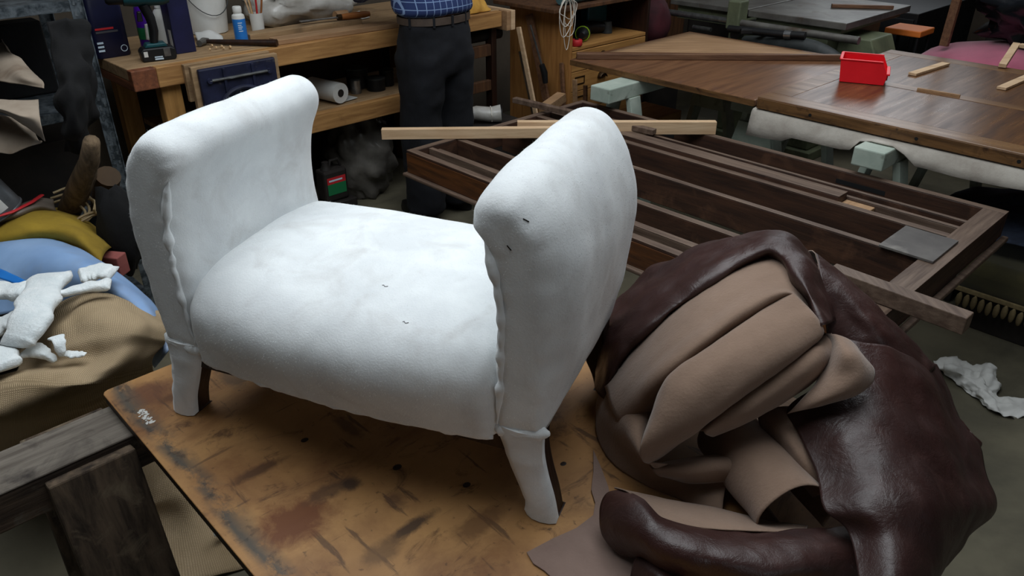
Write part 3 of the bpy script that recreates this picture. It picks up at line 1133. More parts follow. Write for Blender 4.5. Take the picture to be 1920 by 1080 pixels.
# upper suede dome
hide('suede_dome', [
    [(0.177, 1.204, 0.825), (0.270, 1.312, 0.900), (0.386, 1.353, 0.980), (0.504, 1.388, 1.030), (0.554, 1.314, 1.030), (0.561, 1.211, 0.990)],
    [(0.173, 1.164, 0.840), (0.254, 1.192, 0.945), (0.351, 1.226, 1.015), (0.454, 1.265, 1.060), (0.499, 1.204, 1.065), (0.528, 1.133, 1.020)],
    [(0.176, 1.101, 0.845), (0.238, 1.091, 0.950), (0.328, 1.124, 1.015), (0.417, 1.164, 1.055), (0.480, 1.145, 1.060), (0.522, 1.097, 1.010)],
    [(0.191, 1.062, 0.835), (0.241, 1.035, 0.948), (0.316, 1.063, 1.003), (0.398, 1.106, 1.038), (0.475, 1.135, 1.050), (0.529, 1.103, 0.985)],
    [(0.219, 1.073, 0.790), (0.285, 1.103, 0.850), (0.360, 1.147, 0.900), (0.448, 1.188, 0.930), (0.514, 1.193, 0.950), (0.553, 1.153, 0.930)]], SU, seed=1)
# long folded ridge below the crease
hide('suede_fold', [
    [(0.251, 1.056, 0.840), (0.277, 1.075, 0.900), (0.348, 1.110, 0.950), (0.429, 1.151, 0.985), (0.511, 1.201, 1.010)],
    [(0.224, 1.001, 0.885), (0.249, 1.022, 0.962), (0.319, 1.053, 1.005), (0.396, 1.098, 1.035), (0.475, 1.142, 1.060)],
    [(0.206, 0.955, 0.895), (0.252, 0.977, 0.966), (0.319, 1.002, 1.008), (0.394, 1.040, 1.038), (0.483, 1.076, 1.064)],
    [(0.202, 0.944, 0.880), (0.261, 0.952, 0.935), (0.325, 0.974, 0.980), (0.400, 1.002, 1.015), (0.497, 1.045, 1.045)],
    [(0.212, 0.955, 0.850), (0.285, 0.966, 0.900), (0.337, 0.973, 0.945), (0.413, 1.007, 0.985), (0.495, 1.049, 1.020)],
    [(0.233, 0.986, 0.820), (0.315, 1.024, 0.860), (0.369, 1.041, 0.900), (0.446, 1.074, 0.940), (0.524, 1.118, 0.970)]], SU, seed=2, amp=0.003)
hide('suede_fold', [
    [(0.308, 1.002, 0.875), (0.362, 1.023, 0.920), (0.432, 1.053, 0.965), (0.496, 1.080, 1.000), (0.540, 1.105, 1.000)],
    [(0.310, 0.986, 0.888), (0.360, 0.993, 0.940), (0.428, 1.017, 0.985), (0.485, 1.034, 1.018), (0.523, 1.057, 1.010)],
    [(0.316, 0.984, 0.882), (0.369, 0.978, 0.930), (0.432, 0.995, 0.970), (0.485, 1.011, 1.000), (0.515, 1.036, 1.000)],
    [(0.335, 1.004, 0.862), (0.384, 0.996, 0.900), (0.451, 1.016, 0.930), (0.494, 1.027, 0.960), (0.516, 1.042, 0.975)],
    [(0.363, 1.061, 0.830), (0.414, 1.060, 0.860), (0.475, 1.081, 0.890), (0.520, 1.094, 0.920), (0.531, 1.083, 0.950)]], SU, seed=3, amp=0.003)
# drape on the left, tucking round to the front
hide('suede_drape', [
    [(0.177, 1.218, 0.815), (0.193, 1.202, 0.855), (0.219, 1.139, 0.905), (0.255, 1.101, 0.915), (0.293, 1.086, 0.880)],
    [(0.163, 1.198, 0.770), (0.173, 1.150, 0.820), (0.196, 1.084, 0.870), (0.228, 1.055, 0.875), (0.262, 1.068, 0.830)],
    [(0.160, 1.129, 0.755), (0.174, 1.102, 0.790), (0.194, 1.040, 0.835), (0.209, 0.989, 0.855), (0.234, 0.994, 0.820)],
    [(0.182, 1.061, 0.753), (0.196, 1.053, 0.780), (0.211, 1.024, 0.810), (0.217, 0.980, 0.835), (0.248, 0.975, 0.810)],
    [(0.227, 1.011, 0.753), (0.234, 1.010, 0.775), (0.239, 0.999, 0.800), (0.251, 0.978, 0.825), (0.296, 0.986, 0.800)],
    [(0.288, 0.966, 0.753), (0.292, 0.975, 0.775), (0.301, 0.987, 0.790), (0.311, 0.983, 0.815), (0.350, 1.004, 0.790)],
    [(0.342, 0.913, 0.753), (0.346, 0.937, 0.770), (0.355, 0.964, 0.785), (0.363, 0.981, 0.805), (0.395, 1.015, 0.780)]], SU, seed=4, amp=0.005, fr=14, nu=60, nv=44)
hide('suede_drape', [
    [(0.232, 1.008, 0.800), (0.279, 1.000, 0.815), (0.334, 1.007, 0.820), (0.393, 1.021, 0.810)],
    [(0.232, 0.976, 0.815), (0.276, 0.970, 0.830), (0.328, 0.971, 0.840), (0.384, 0.983, 0.830)],
    [(0.245, 0.977, 0.800), (0.283, 0.958, 0.820), (0.334, 0.957, 0.832), (0.386, 0.966, 0.820)],
    [(0.263, 0.994, 0.780), (0.298, 0.971, 0.790), (0.343, 0.961, 0.800), (0.392, 0.961, 0.800)]], SU, seed=5, nu=20, nv=40, amp=0.004, fr=16)
# glossy band of hide folded over the top
hide('leather_band', [
    [(0.183, 1.295, 0.815), (0.212, 1.385, 0.866), (0.307, 1.502, 0.905), (0.406, 1.501, 0.960), (0.486, 1.479, 1.000), (0.568, 1.455, 1.010), (0.604, 1.365, 0.980), (0.605, 1.227, 0.940)],
    [(0.176, 1.319, 0.822), (0.193, 1.382, 0.868), (0.283, 1.459, 0.925), (0.375, 1.435, 0.995), (0.457, 1.417, 1.040), (0.542, 1.374, 1.060), (0.573, 1.299, 1.035), (0.560, 1.148, 1.000)],
    [(0.166, 1.248, 0.810), (0.185, 1.286, 0.885), (0.271, 1.344, 0.955), (0.361, 1.345, 1.020), (0.445, 1.333, 1.070), (0.511, 1.302, 1.085), (0.525, 1.194, 1.070), (0.522, 1.082, 1.035)],
    [(0.164, 1.189, 0.815), (0.190, 1.212, 0.900), (0.270, 1.246, 0.975), (0.356, 1.260, 1.035), (0.441, 1.276, 1.080), (0.481, 1.240, 1.095), (0.490, 1.131, 1.085), (0.498, 1.050, 1.050)],
    [(0.172, 1.167, 0.815), (0.202, 1.184, 0.900), (0.277, 1.204, 0.975), (0.361, 1.229, 1.030), (0.447, 1.251, 1.075), (0.470, 1.222, 1.085), (0.482, 1.128, 1.075), (0.496, 1.058, 1.040)],
    [(0.184, 1.192, 0.800), (0.217, 1.214, 0.880), (0.292, 1.240, 0.950), (0.379, 1.273, 1.000), (0.461, 1.294, 1.040), (0.482, 1.264, 1.050), (0.493, 1.166, 1.045), (0.509, 1.097, 1.010)]],
     LE, seed=6, nu=50, nv=110, amp=0.009, fr=15, amp2=0.003, fr2=32)
# dark fold standing up behind on the right
hide('leather_fold', [
    [(0.602, 1.420, 1.000), (0.630, 1.342, 0.980), (0.673, 1.296, 0.940), (0.715, 1.263, 0.900), (0.775, 1.260, 0.840)],
    [(0.585, 1.349, 1.035), (0.631, 1.304, 1.010), (0.671, 1.238, 0.980), (0.731, 1.210, 0.930), (0.790, 1.198, 0.870)],
    [(0.561, 1.251, 1.040), (0.602, 1.207, 1.020), (0.639, 1.165, 0.990), (0.690, 1.148, 0.945), (0.741, 1.136, 0.890)],
    [(0.554, 1.186, 1.010), (0.596, 1.173, 0.985), (0.627, 1.142, 0.960), (0.669, 1.118, 0.920), (0.714, 1.107, 0.870)],
    [(0.557, 1.142, 0.960), (0.593, 1.138, 0.940), (0.617, 1.118, 0.920), (0.656, 1.110, 0.880), (0.694, 1.100, 0.840)]],
     LE, seed=7, nu=50, nv=60, amp=0.009, fr=13, amp2=0.003, fr2=32)
# broad leather panel sliding off the edge of the board
hide('leather_panel', [
    [(0.552, 1.129, 0.985), (0.588, 1.103, 0.985), (0.648, 1.117, 0.965), (0.723, 1.154, 0.920), (0.802, 1.213, 0.860)],
    [(0.530, 1.052, 0.955), (0.576, 1.038, 0.965), (0.645, 1.059, 0.950), (0.736, 1.111, 0.900), (0.826, 1.182, 0.820)],
    [(0.465, 1.041, 0.895), (0.527, 0.986, 0.935), (0.612, 0.986, 0.935), (0.722, 1.042, 0.880), (0.828, 1.125, 0.790)],
    [(0.464, 0.994, 0.885), (0.523, 0.936, 0.925), (0.613, 0.942, 0.920), (0.728, 0.997, 0.860), (0.840, 1.082, 0.770)],
    [(0.471, 0.915, 0.870), (0.525, 0.871, 0.910), (0.615, 0.885, 0.900), (0.733, 0.947, 0.830), (0.832, 1.023, 0.750)],
    [(0.461, 0.841, 0.860), (0.519, 0.811, 0.895), (0.609, 0.831, 0.880), (0.728, 0.897, 0.810), (0.824, 0.971, 0.730)],
    [(0.487, 0.808, 0.845), (0.529, 0.770, 0.875), (0.601, 0.799, 0.850), (0.689, 0.855, 0.790), (0.743, 0.904, 0.730)],
    [(0.477, 0.731, 0.830), (0.513, 0.710, 0.850), (0.572, 0.744, 0.820), (0.633, 0.796, 0.770), (0.676, 0.844, 0.720)]],
     LE, seed=8, nu=90, nv=80, amp=0.008, fr=9, amp2=0.003, fr2=24)
# back corner of the hide hanging towards the floor
hide('leather_corner', [
    [(0.776, 1.142, 0.820), (0.834, 1.158, 0.785), (0.848, 1.151, 0.775)],
    [(0.770, 1.093, 0.810), (0.845, 1.129, 0.770), (0.863, 1.129, 0.760)],
    [(0.761, 1.040, 0.800), (0.851, 1.105, 0.755), (0.882, 1.128, 0.742)],
    [(0.765, 1.024, 0.790), (0.841, 1.087, 0.750), (0.869, 1.111, 0.740)]], LE, seed=9, nu=20, nv=16, amp=0.003)
# suede tongue turned out over the panel
hide('suede_tongue', [
    [(0.530, 1.105, 1.000), (0.530, 1.068, 1.020), (0.544, 1.056, 1.020), (0.558, 1.049, 1.010)],
    [(0.515, 1.063, 0.985), (0.514, 1.003, 1.030), (0.536, 1.000, 1.030), (0.561, 1.015, 1.010)],
    [(0.490, 1.012, 0.965), (0.509, 0.983, 1.000), (0.537, 0.975, 1.010), (0.572, 1.005, 0.995)],
    [(0.464, 1.001, 0.935), (0.492, 0.971, 0.968), (0.531, 0.967, 0.985), (0.566, 0.991, 0.982)],
    [(0.448, 1.002, 0.910), (0.487, 0.979, 0.945), (0.531, 0.979, 0.960), (0.561, 0.996, 0.962)]], SU, seed=10, nu=36, nv=30, amp=0.004, fr=14)
# creased suede between tube and panel
hide('suede_gather', [
    [(0.427, 1.075, 0.860), (0.451, 1.056, 0.880), (0.477, 1.054, 0.885), (0.505, 1.062, 0.870)],
    [(0.430, 1.042, 0.845), (0.444, 1.002, 0.875), (0.464, 0.990, 0.880), (0.501, 1.004, 0.860)],
    [(0.448, 0.998, 0.830), (0.455, 0.956, 0.865), (0.476, 0.952, 0.865), (0.502, 0.952, 0.850)],
    [(0.463, 0.948, 0.820), (0.472, 0.925, 0.845), (0.488, 0.923, 0.850), (0.508, 0.923, 0.835)],
    [(0.481, 0.924, 0.800), (0.487, 0.910, 0.820), (0.495, 0.905, 0.830), (0.510, 0.898, 0.820)]], SU, seed=11, nu=40, nv=36, amp=0.009, fr=17)


def tube_sheet(name, p0, p1, r0, r1, a0, a1, mats, seed, nl=40, na=48, curl=0.25):
    p0, p1 = Vector(p0), Vector(p1)
    d = (p1 - p0).normalized()
    x = d.cross(Vector((0, 0, 1))).normalized()
    y = x.cross(d).normalized()
    rows = []
    for i in range(nl):
        t = i / (nl - 1)
        c = p0.lerp(p1, t)
        r = r0 + (r1 - r0) * t
        row = []
        for j in range(na):
            s = j / (na - 1)
            a = math.radians(a0 + (a1 - a0) * s)
            rr_ = r * (1 - curl * s * s)
            q = c + x * math.cos(a) * rr_ * 1.15 + y * math.sin(a) * rr_
            q += d * 0.012 * noise.noise(Vector((s * 3, seed, t))) + (q - c).normalized() * 0.004 * noise.noise(q * 15)
            row.append(q)
        rows.append(row)
    o = build(name, MB().grid(rows), mats, HD, smooth=True, angle=180, world=True)
    md = o.modifiers.new('thickness', 'SOLIDIFY')
    md.thickness = 0.0018
    md.offset = 0
    md.material_offset = 1
    md.material_offset_rim = 1
    return o


tube_sheet('suede_roll', (0.382, 1.083, 0.800), (0.435, 0.874, 0.812), 0.054, 0.060, 215, -95, ['suede', 'suede'], 1.0)
# front roll: suede lip then dark leather belly
hide('suede_lip', [
    [(0.188, 0.947, 0.790), (0.244, 0.940, 0.785), (0.320, 0.925, 0.782), (0.399, 0.898, 0.780), (0.465, 0.882, 0.785)],
    [(0.165, 0.935, 0.812), (0.224, 0.912, 0.815), (0.305, 0.891, 0.810), (0.381, 0.862, 0.805), (0.452, 0.859, 0.800)],
    [(0.177, 0.907, 0.835), (0.213, 0.870, 0.836), (0.281, 0.850, 0.832), (0.362, 0.835, 0.826), (0.438, 0.840, 0.815)],
    [(0.198, 0.869, 0.848), (0.219, 0.834, 0.846), (0.276, 0.825, 0.840), (0.355, 0.822, 0.832), (0.432, 0.832, 0.820)]], SU, seed=12, nu=24, nv=50, amp=0.003)
hide('leather_roll', [
    [(0.172, 0.922, 0.822), (0.199, 0.872, 0.848), (0.221, 0.836, 0.846), (0.278, 0.825, 0.840), (0.357, 0.821, 0.832), (0.449, 0.843, 0.820), (0.519, 0.867, 0.800)],
    [(0.150, 0.921, 0.815), (0.184, 0.857, 0.855), (0.216, 0.804, 0.860), (0.275, 0.792, 0.856), (0.353, 0.788, 0.850), (0.438, 0.807, 0.836), (0.512, 0.836, 0.810)],
    [(0.138, 0.901, 0.800), (0.172, 0.834, 0.845), (0.211, 0.781, 0.858), (0.274, 0.760, 0.860), (0.352, 0.758, 0.852), (0.434, 0.780, 0.838), (0.509, 0.816, 0.810)],
    [(0.142, 0.870, 0.780), (0.173, 0.817, 0.820), (0.212, 0.769, 0.840), (0.280, 0.746, 0.845), (0.354, 0.741, 0.840), (0.436, 0.762, 0.826), (0.511, 0.800, 0.800)],
    [(0.165, 0.846, 0.765), (0.192, 0.818, 0.785), (0.227, 0.775, 0.800), (0.291, 0.744, 0.810), (0.365, 0.739, 0.805), (0.450, 0.760, 0.790), (0.515, 0.783, 0.780)],
    [(0.186, 0.848, 0.755), (0.212, 0.828, 0.757), (0.239, 0.778, 0.757), (0.305, 0.742, 0.757), (0.379, 0.733, 0.757), (0.458, 0.742, 0.757), (0.522, 0.769, 0.757)]],
     LE, seed=13, nu=50, nv=80, amp=0.005, fr=12, amp2=0.0018, fr2=38)
hide('leather_roll', [
    [(0.201, 0.843, 0.765), (0.217, 0.817, 0.775), (0.235, 0.787, 0.775)],
    [(0.192, 0.827, 0.785), (0.217, 0.788, 0.800), (0.242, 0.757, 0.800)],
    [(0.182, 0.814, 0.778), (0.202, 0.777, 0.795), (0.226, 0.743, 0.800)],
    [(0.176, 0.802, 0.758), (0.196, 0.781, 0.760), (0.222, 0.753, 0.765)]], LE, seed=14, nu=20, nv=24, amp=0.003)
# flat suede flap on the board
fl = MB()
outl = [(0.149, 1.096, 0.752), (0.159, 1.046, 0.752), (0.166, 1.000, 0.752), (0.168, 0.937, 0.752), (0.187, 0.886, 0.752), (0.201, 0.783, 0.752), (0.079, 0.783, 0.752),
        (0.050, 0.820, 0.752), (0.033, 0.834, 0.752), (0.023, 0.856, 0.752), (0.065, 0.884, 0.752), (0.104, 0.906, 0.752), (0.134, 0.934, 0.752), (0.140, 0.962, 0.752), (0.136, 0.993, 0.752), (0.144, 1.039, 0.752)]
n_ = len(outl)
fl.add(outl + [(p[0], p[1], p[2] + 0.002) for p in outl], [tuple(range(n_)), tuple(range(2 * n_ - 1, n_ - 1, -1))] + [(i, n_ + i, n_ + (i + 1) % n_, (i + 1) % n_) for i in range(n_)])
build('suede_flap', fl, 'suedep', HD, world=True)

# ================================================================== burlap, wadding and sheets on the left
def uvgrid(rows, su=1.0):
    mb = MB().grid(rows)
    nr, nc = len(rows), len(rows[0])
    # arc-length style coordinates keep the weave even
    lu = [0.0]
    for i in range(1, nr):
        lu.append(lu[-1] + (rows[i][nc // 2] - rows[i - 1][nc // 2]).length)
    lv = [0.0]
    for j in range(1, nc):
        lv.append(lv[-1] + (rows[nr // 2][j] - rows[nr // 2][j - 1]).length)
    mb.uv = [(lu[i] * su, lv[j] * su) for i in range(nr) for j in range(nc)]
    return mb


def cloth(name, ctrl, mats, label, cat, nu=40, nv=40, amp=0.006, fr=8, amp2=0.0015, fr2=30, th=0.002, seed=0, group=None, su=1.0, parent=None):
    rows = outward(surf(ctrl, nu, nv, amp, fr, amp2, fr2, seed))
    mb = uvgrid(rows, su)
    o = build(name, mb, mats, parent, smooth=True, angle=180, world=True, solid=th)
    if parent is None:
        tag(o, label, cat, group)
    return o


SK = thing('burlap_sacking', 'big heap of brown burlap sacking beside the tan board', 'burlap', (-1.538, 2.205, 0.000))
cloth('sacking_heap', [
    [(-1.359, 1.773, 0.565), (-1.270, 1.819, 0.625), (-1.169, 1.835, 0.668), (-1.081, 1.819, 0.672), (-0.992, 1.779, 0.657), (-0.958, 1.833, 0.610)],
    [(-1.318, 1.728, 0.580), (-1.231, 1.771, 0.640), (-1.133, 1.784, 0.685), (-1.049, 1.764, 0.690), (-0.966, 1.726, 0.675), (-0.936, 1.777, 0.630)],
    [(-1.264, 1.650, 0.590), (-1.152, 1.646, 0.665), (-1.057, 1.654, 0.710), (-0.978, 1.646, 0.715), (-0.916, 1.640, 0.700), (-0.891, 1.699, 0.645)],
    [(-1.248, 1.612, 0.575), (-1.135, 1.588, 0.640), (-1.033, 1.578, 0.685), (-0.958, 1.578, 0.700), (-0.907, 1.594, 0.690), (-0.882, 1.664, 0.630)],
    [(-1.249, 1.582, 0.580), (-1.151, 1.566, 0.615), (-1.052, 1.553, 0.640), (-0.973, 1.546, 0.660), (-0.920, 1.573, 0.665), (-0.889, 1.657, 0.610)],
    [(-1.238, 1.501, 0.630), (-1.134, 1.487, 0.655), (-1.042, 1.480, 0.660), (-0.976, 1.479, 0.650), (-0.938, 1.519, 0.640), (-0.909, 1.633, 0.590)],
    [(-1.189, 1.418, 0.630), (-1.099, 1.421, 0.650), (-1.022, 1.428, 0.645), (-0.981, 1.466, 0.620), (-0.966, 1.534, 0.590), (-0.935, 1.665, 0.530)],
    [(-1.201, 1.399, 0.560), (-1.137, 1.429, 0.560), (-1.086, 1.481, 0.550), (-1.056, 1.557, 0.520), (-1.040, 1.639, 0.480), (-0.979, 1.756, 0.430)],
    [(-1.408, 1.607, 0.300), (-1.345, 1.663, 0.280), (-1.290, 1.743, 0.280), (-1.230, 1.817, 0.260), (-1.174, 1.894, 0.240), (-1.079, 1.975, 0.220)],
    [(-1.529, 1.661, 0.030), (-1.440, 1.726, 0.030), (-1.349, 1.807, 0.040), (-1.235, 1.857, 0.060), (-1.135, 1.910, 0.080), (-1.045, 1.989, 0.080)]],
    'burlap', None, None, nu=100, nv=100, amp=0.012, fr=7, amp2=0.006, fr2=19, parent=SK)
cloth('sacking_skirt', [
    [(-1.199, 1.836, 0.100), (-1.126, 1.876, 0.130), (-1.056, 1.915, 0.140), (-0.972, 1.991, 0.100)],
    [(-1.132, 1.719, 0.100), (-1.044, 1.732, 0.130), (-0.974, 1.755, 0.130), (-0.893, 1.848, 0.090)],
    [(-1.110, 1.641, 0.050), (-1.013, 1.653, 0.090), (-0.935, 1.675, 0.100), (-0.838, 1.762, 0.060)],
    [(-1.094, 1.589, 0.020), (-0.998, 1.619, 0.030), (-0.899, 1.610, 0.050), (-0.807, 1.692, 0.020)],
    [(-1.065, 1.328, 0.012), (-0.920, 1.411, 0.012), (-0.804, 1.445, 0.012), (-0.676, 1.500, 0.012)]], 'burlap', None, None, nu=50, nv=40, amp=0.012, fr=9, parent=SK, seed=3)

cloth('blue_sheet', [
    [(-1.767, 2.320, 0.600), (-1.653, 2.268, 0.640), (-1.497, 2.214, 0.665), (-1.337, 2.130, 0.665), (-1.163, 2.007, 0.650), (-1.006, 1.872, 0.620), (-0.901, 1.744, 0.570)],
    [(-1.636, 2.130, 0.650), (-1.550, 2.109, 0.675), (-1.409, 2.068, 0.695), (-1.260, 1.987, 0.700), (-1.111, 1.892, 0.685), (-0.972, 1.774, 0.655), (-0.879, 1.660, 0.600)],
    [(-1.568, 2.004, 0.625), (-1.497, 2.000, 0.645), (-1.365, 1.968, 0.665), (-1.241, 1.917, 0.675), (-1.104, 1.843, 0.670), (-0.984, 1.747, 0.635), (-0.904, 1.663, 0.570)],
    [(-1.536, 1.903, 0.540), (-1.478, 1.916, 0.550), (-1.375, 1.929, 0.560), (-1.271, 1.912, 0.570), (-1.165, 1.883, 0.570), (-1.055, 1.804, 0.540), (-0.972, 1.734, 0.490)]],
    'bluesheet', 'pale blue plastic sheet curving behind the white wadding scraps', 'plastic sheet', amp=0.004, th=0.003, nv=60)
cloth('blue_strap', [PXROW for PXROW in (
    [(-1.452, 1.928, 0.700), (-1.379, 1.880, 0.705), (-1.305, 1.831, 0.705)], [(-1.422, 1.874, 0.698), (-1.360, 1.840, 0.700), (-1.303, 1.810, 0.700)])], 'bluelabel',
    'bright blue folded strip lying on the pale blue sheet', 'strip', nu=6, nv=12, amp=0.001, th=0.002)
cloth('mustard_cloth', [
    [(-1.838, 2.462, 0.590), (-1.765, 2.509, 0.610), (-1.681, 2.533, 0.620), (-1.591, 2.523, 0.620), (-1.480, 2.462, 0.610), (-1.330, 2.333, 0.570)],
    [(-1.726, 2.308, 0.650), (-1.640, 2.314, 0.685), (-1.561, 2.328, 0.700), (-1.464, 2.304, 0.695), (-1.368, 2.242, 0.680), (-1.267, 2.171, 0.630)],
    [(-1.649, 2.185, 0.660), (-1.556, 2.161, 0.690), (-1.476, 2.167, 0.705), (-1.401, 2.178, 0.700), (-1.323, 2.143, 0.680), (-1.250, 2.098, 0.630)],
    [(-1.667, 2.176, 0.590), (-1.589, 2.174, 0.610), (-1.515, 2.191, 0.620), (-1.430, 2.191, 0.620), (-1.352, 2.157, 0.600), (-1.278, 2.107, 0.570)]],
    'yellow', 'mustard yellow cloth bunched behind the blue plastic sheet', 'cloth', amp=0.006, fr=12)


def wad(label, pts, wd, th=0.022, seed=0, group='scraps of white wadding'):
    """puffy strip of polyester wadding through world points"""
    P = [Vector(p) for p in pts]
    n = 36
    m = 16
    rows = []
    for i in range(n):
        t = i / (n - 1)
        c = cr(P, t)
        d = (cr(P, min(1, t + .02)) - cr(P, max(0, t - .02))).normalized()
        s = d.cross(Vector((0, 0, 1))).normalized()
        u = s.cross(d)
        w_ = wd[0] + (wd[1] - wd[0]) * t
        w_ *= 1 + 0.25 * noise.noise(Vector((t * 6, seed, 0)))
        e = min(1, min(t, 1 - t) * 10 + 0.25)
        row = []
        for j in range(m):
            a = 2 * math.pi * j / m
            ca, sa = math.cos(a), math.sin(a)
            x = (abs(ca) ** 0.6) * (1 if ca > 0 else -1) * w_ / 2 * (0.85 + 0.15 * e) * (1 + 0.22 * noise.noise(Vector((t * 5, seed + (7 if ca > 0 else 0), 1))))
            y = (abs(sa) ** 0.8) * (1 if sa > 0 else -1) * th / 2 * e
            q = c + s * x + u * y
            q += Vector((1, 1, 1)) * 0.005 * noise.noise(q * 30 + Vector((seed, 0, 0)))
            q += (q - c) * 0.22 * noise.noise(q * 12 + Vector((seed * 3, 0, 0)))
            row.append(q)
        rows.append(row)
    mb = MB().grid(rows, closed=True)
    mb.f.append(tuple(range(m))[::-1])
    mb.f.append(tuple((n - 1) * m + k for k in range(m)))
    mb.mi += [0, 0]
    o = build('wadding_scrap', mb, 'wad', None, smooth=True, angle=180, world=True)
    return tag(o, label, 'wadding', group)


wad('largest white wadding strip, leaning down across the burlap', [(-1.228, 1.823, 0.730), (-1.181, 1.690, 0.745), (-1.156, 1.583, 0.735), (-1.170, 1.520, 0.700)], (0.10, 0.09), 0.035, 1)
wad('white wadding strip reaching in from the left edge of the blue sheet', [(-1.373, 1.759, 0.725), (-1.294, 1.733, 0.730), (-1.235, 1.727, 0.735)], (0.075, 0.07), 0.03, 2)
wad('upper folded wadding scrap on the blue sheet, farthest right', [(-1.155, 1.818, 0.725), (-1.118, 1.839, 0.730), (-1.069, 1.842, 0.728)], (0.075, 0.065), 0.026, 3)
wad('narrow pointed wadding scrap just below the folded one', [(-1.152, 1.707, 0.735), (-1.103, 1.737, 0.737), (-1.045, 1.766, 0.732)], (0.02, 0.05), 0.02, 4)
wad('pale wadding lump under the largest strip at the left edge', [(-1.311, 1.642, 0.660), (-1.273, 1.660, 0.680), (-1.241, 1.677, 0.690)], (0.08, 0.06), 0.03, 5)
wad('small tapering wadding scrap on the burlap fold', [(-1.161, 1.547, 0.675), (-1.126, 1.538, 0.670), (-1.077, 1.514, 0.665)], (0.06, 0.012), 0.016, 6)
wad('short curled wadding scrap standing upright on the burlap', [(-1.083, 1.548, 0.712), (-1.062, 1.524, 0.705), (-1.059, 1.513, 0.675)], (0.034, 0.02), 0.010, 7)
wad('thin wadding sliver beside the upright curl', [(-1.063, 1.535, 0.675), (-1.036, 1.531, 0.672), (-1.010, 1.531, 0.675)], (0.02, 0.014), 0.008, 8)
wad('wadding lump low at the left edge of the photo', [(-1.218, 1.487, 0.685), (-1.193, 1.502, 0.685), (-1.160, 1.469, 0.675)], (0.07, 0.06), 0.03, 9)
wad('tiny white wadding tuft on the floor under the board', [(-0.830, 1.556, 0.055), (-0.811, 1.562, 0.065), (-0.798, 1.575, 0.055)], (0.03, 0.015), 0.02, 10)

# ================================================================== steel shelving unit
SH = thing('steel_shelving', 'bolted galvanised steel shelving unit beside the workbench', 'shelving', W(0.868, 2.985, 0), math.radians(44))
SW, SDp, SHt = 1.25, 0.42, 1.95


def post(x, y, sx, sy):
    m = MB()
    m.box(min(x, x + sx * 0.042), max(x, x + sx * 0.042), y, y + sy * 0.003, 0, SHt)
    m.box(min(x, x + sx * 0.003), max(x, x + sx * 0.003), min(y, y + sy * 0.042), max(y, y + sy * 0.042), 0, SHt)
    o = build('post', m, 'galvd', SH)
    return o


p_front = post(0, 0, -1, 1)
# the inner lip of the front post
build('post_lip', MB().box(-0.004, 0.0, -0.0065, 0.0, 0, SHt), 'galvd', p_front)
sl = MB()
k = 0
z = 0.30
while z < 1.6:
    sl.box(-0.034, -0.026, -0.0016, 0.001, z, z + 0.018)
    sl.box(-0.016, -0.009, -0.0016, 0.001, z + 0.012, z + 0.026)
    z += 0.036
tag(build('slots', sl, 'galv', p_front), kind='stuff')
post(0, SDp, -1, -1)
post(-SW, 0, 1, 1)
post(-SW, SDp, 1, -1)
for z in (0.10, 0.50, 0.90, 1.255, 1.80):
    b_ = build('shelf', MB().box(-SW + 0.004, -0.004, 0.004, SDp - 0.004, z + 0.026, z + 0.030), 'galv', SH)
    build('front_edge', MB().box(-SW + 0.004, -0.004, 0.0035, 0.0075, z, z + 0.032), 'galv', b_)
    build('front_lip', MB().box(-SW + 0.004, -0.004, 0.004, 0.022, z - 0.002, z), 'galvd', b_)

cloth('kraft_sheet', [
    [(-2.176, 3.308, 1.160), (-1.874, 2.915, 1.150), (-1.717, 2.696, 1.130), (-1.632, 2.620, 1.120)],
    [(-2.041, 3.073, 1.140), (-1.820, 2.827, 1.130), (-1.667, 2.637, 1.125), (-1.558, 2.528, 1.110)],
    [(-1.875, 2.786, 1.120), (-1.673, 2.580, 1.115), (-1.537, 2.443, 1.110), (-1.452, 2.403, 1.100)],
    [(-1.756, 2.567, 1.080), (-1.637, 2.483, 1.080), (-1.534, 2.423, 1.085), (-1.435, 2.372, 1.085)]],
    'kraft', 'upper brown kraft paper sheet curling off the steel shelf', 'paper', amp=0.004, fr=6, group='kraft paper sheets')
cloth('kraft_sheet', [
    [(-1.649, 2.379, 1.060), (-1.562, 2.343, 1.060), (-1.498, 2.331, 1.060), (-1.456, 2.361, 1.055)],
    [(-1.603, 2.297, 1.050), (-1.499, 2.233, 1.060), (-1.420, 2.196, 1.055), (-1.395, 2.247, 1.045)],
    [(-1.665, 2.378, 1.010), (-1.582, 2.355, 1.020), (-1.455, 2.244, 1.020), (-1.381, 2.214, 1.010)],
    [(-1.732, 2.478, 0.990), (-1.652, 2.470, 0.980), (-1.521, 2.354, 0.975), (-1.392, 2.228, 0.965)]],
    'kraft', 'middle brown kraft sheet bent over the shelf front', 'paper', amp=0.003, fr=6, seed=2, group='kraft paper sheets')
cloth('kraft_sheet', [
    [(-1.744, 2.495, 0.985), (-1.666, 2.475, 0.975), (-1.571, 2.427, 0.970), (-1.498, 2.358, 0.965)],
    [(-1.680, 2.374, 0.960), (-1.598, 2.347, 0.955), (-1.511, 2.309, 0.955), (-1.439, 2.273, 0.955)],
    [(-1.628, 2.278, 0.940), (-1.559, 2.283, 0.935), (-1.492, 2.268, 0.940), (-1.432, 2.273, 0.945)],
    [(-1.615, 2.247, 0.925), (-1.565, 2.257, 0.920), (-1.516, 2.247, 0.920), (-1.487, 2.267, 0.930)]],
    'kraft', 'lowest brown kraft sheet with a torn corner hanging below the shelf', 'paper', amp=0.003, fr=7, seed=4, group='kraft paper sheets')
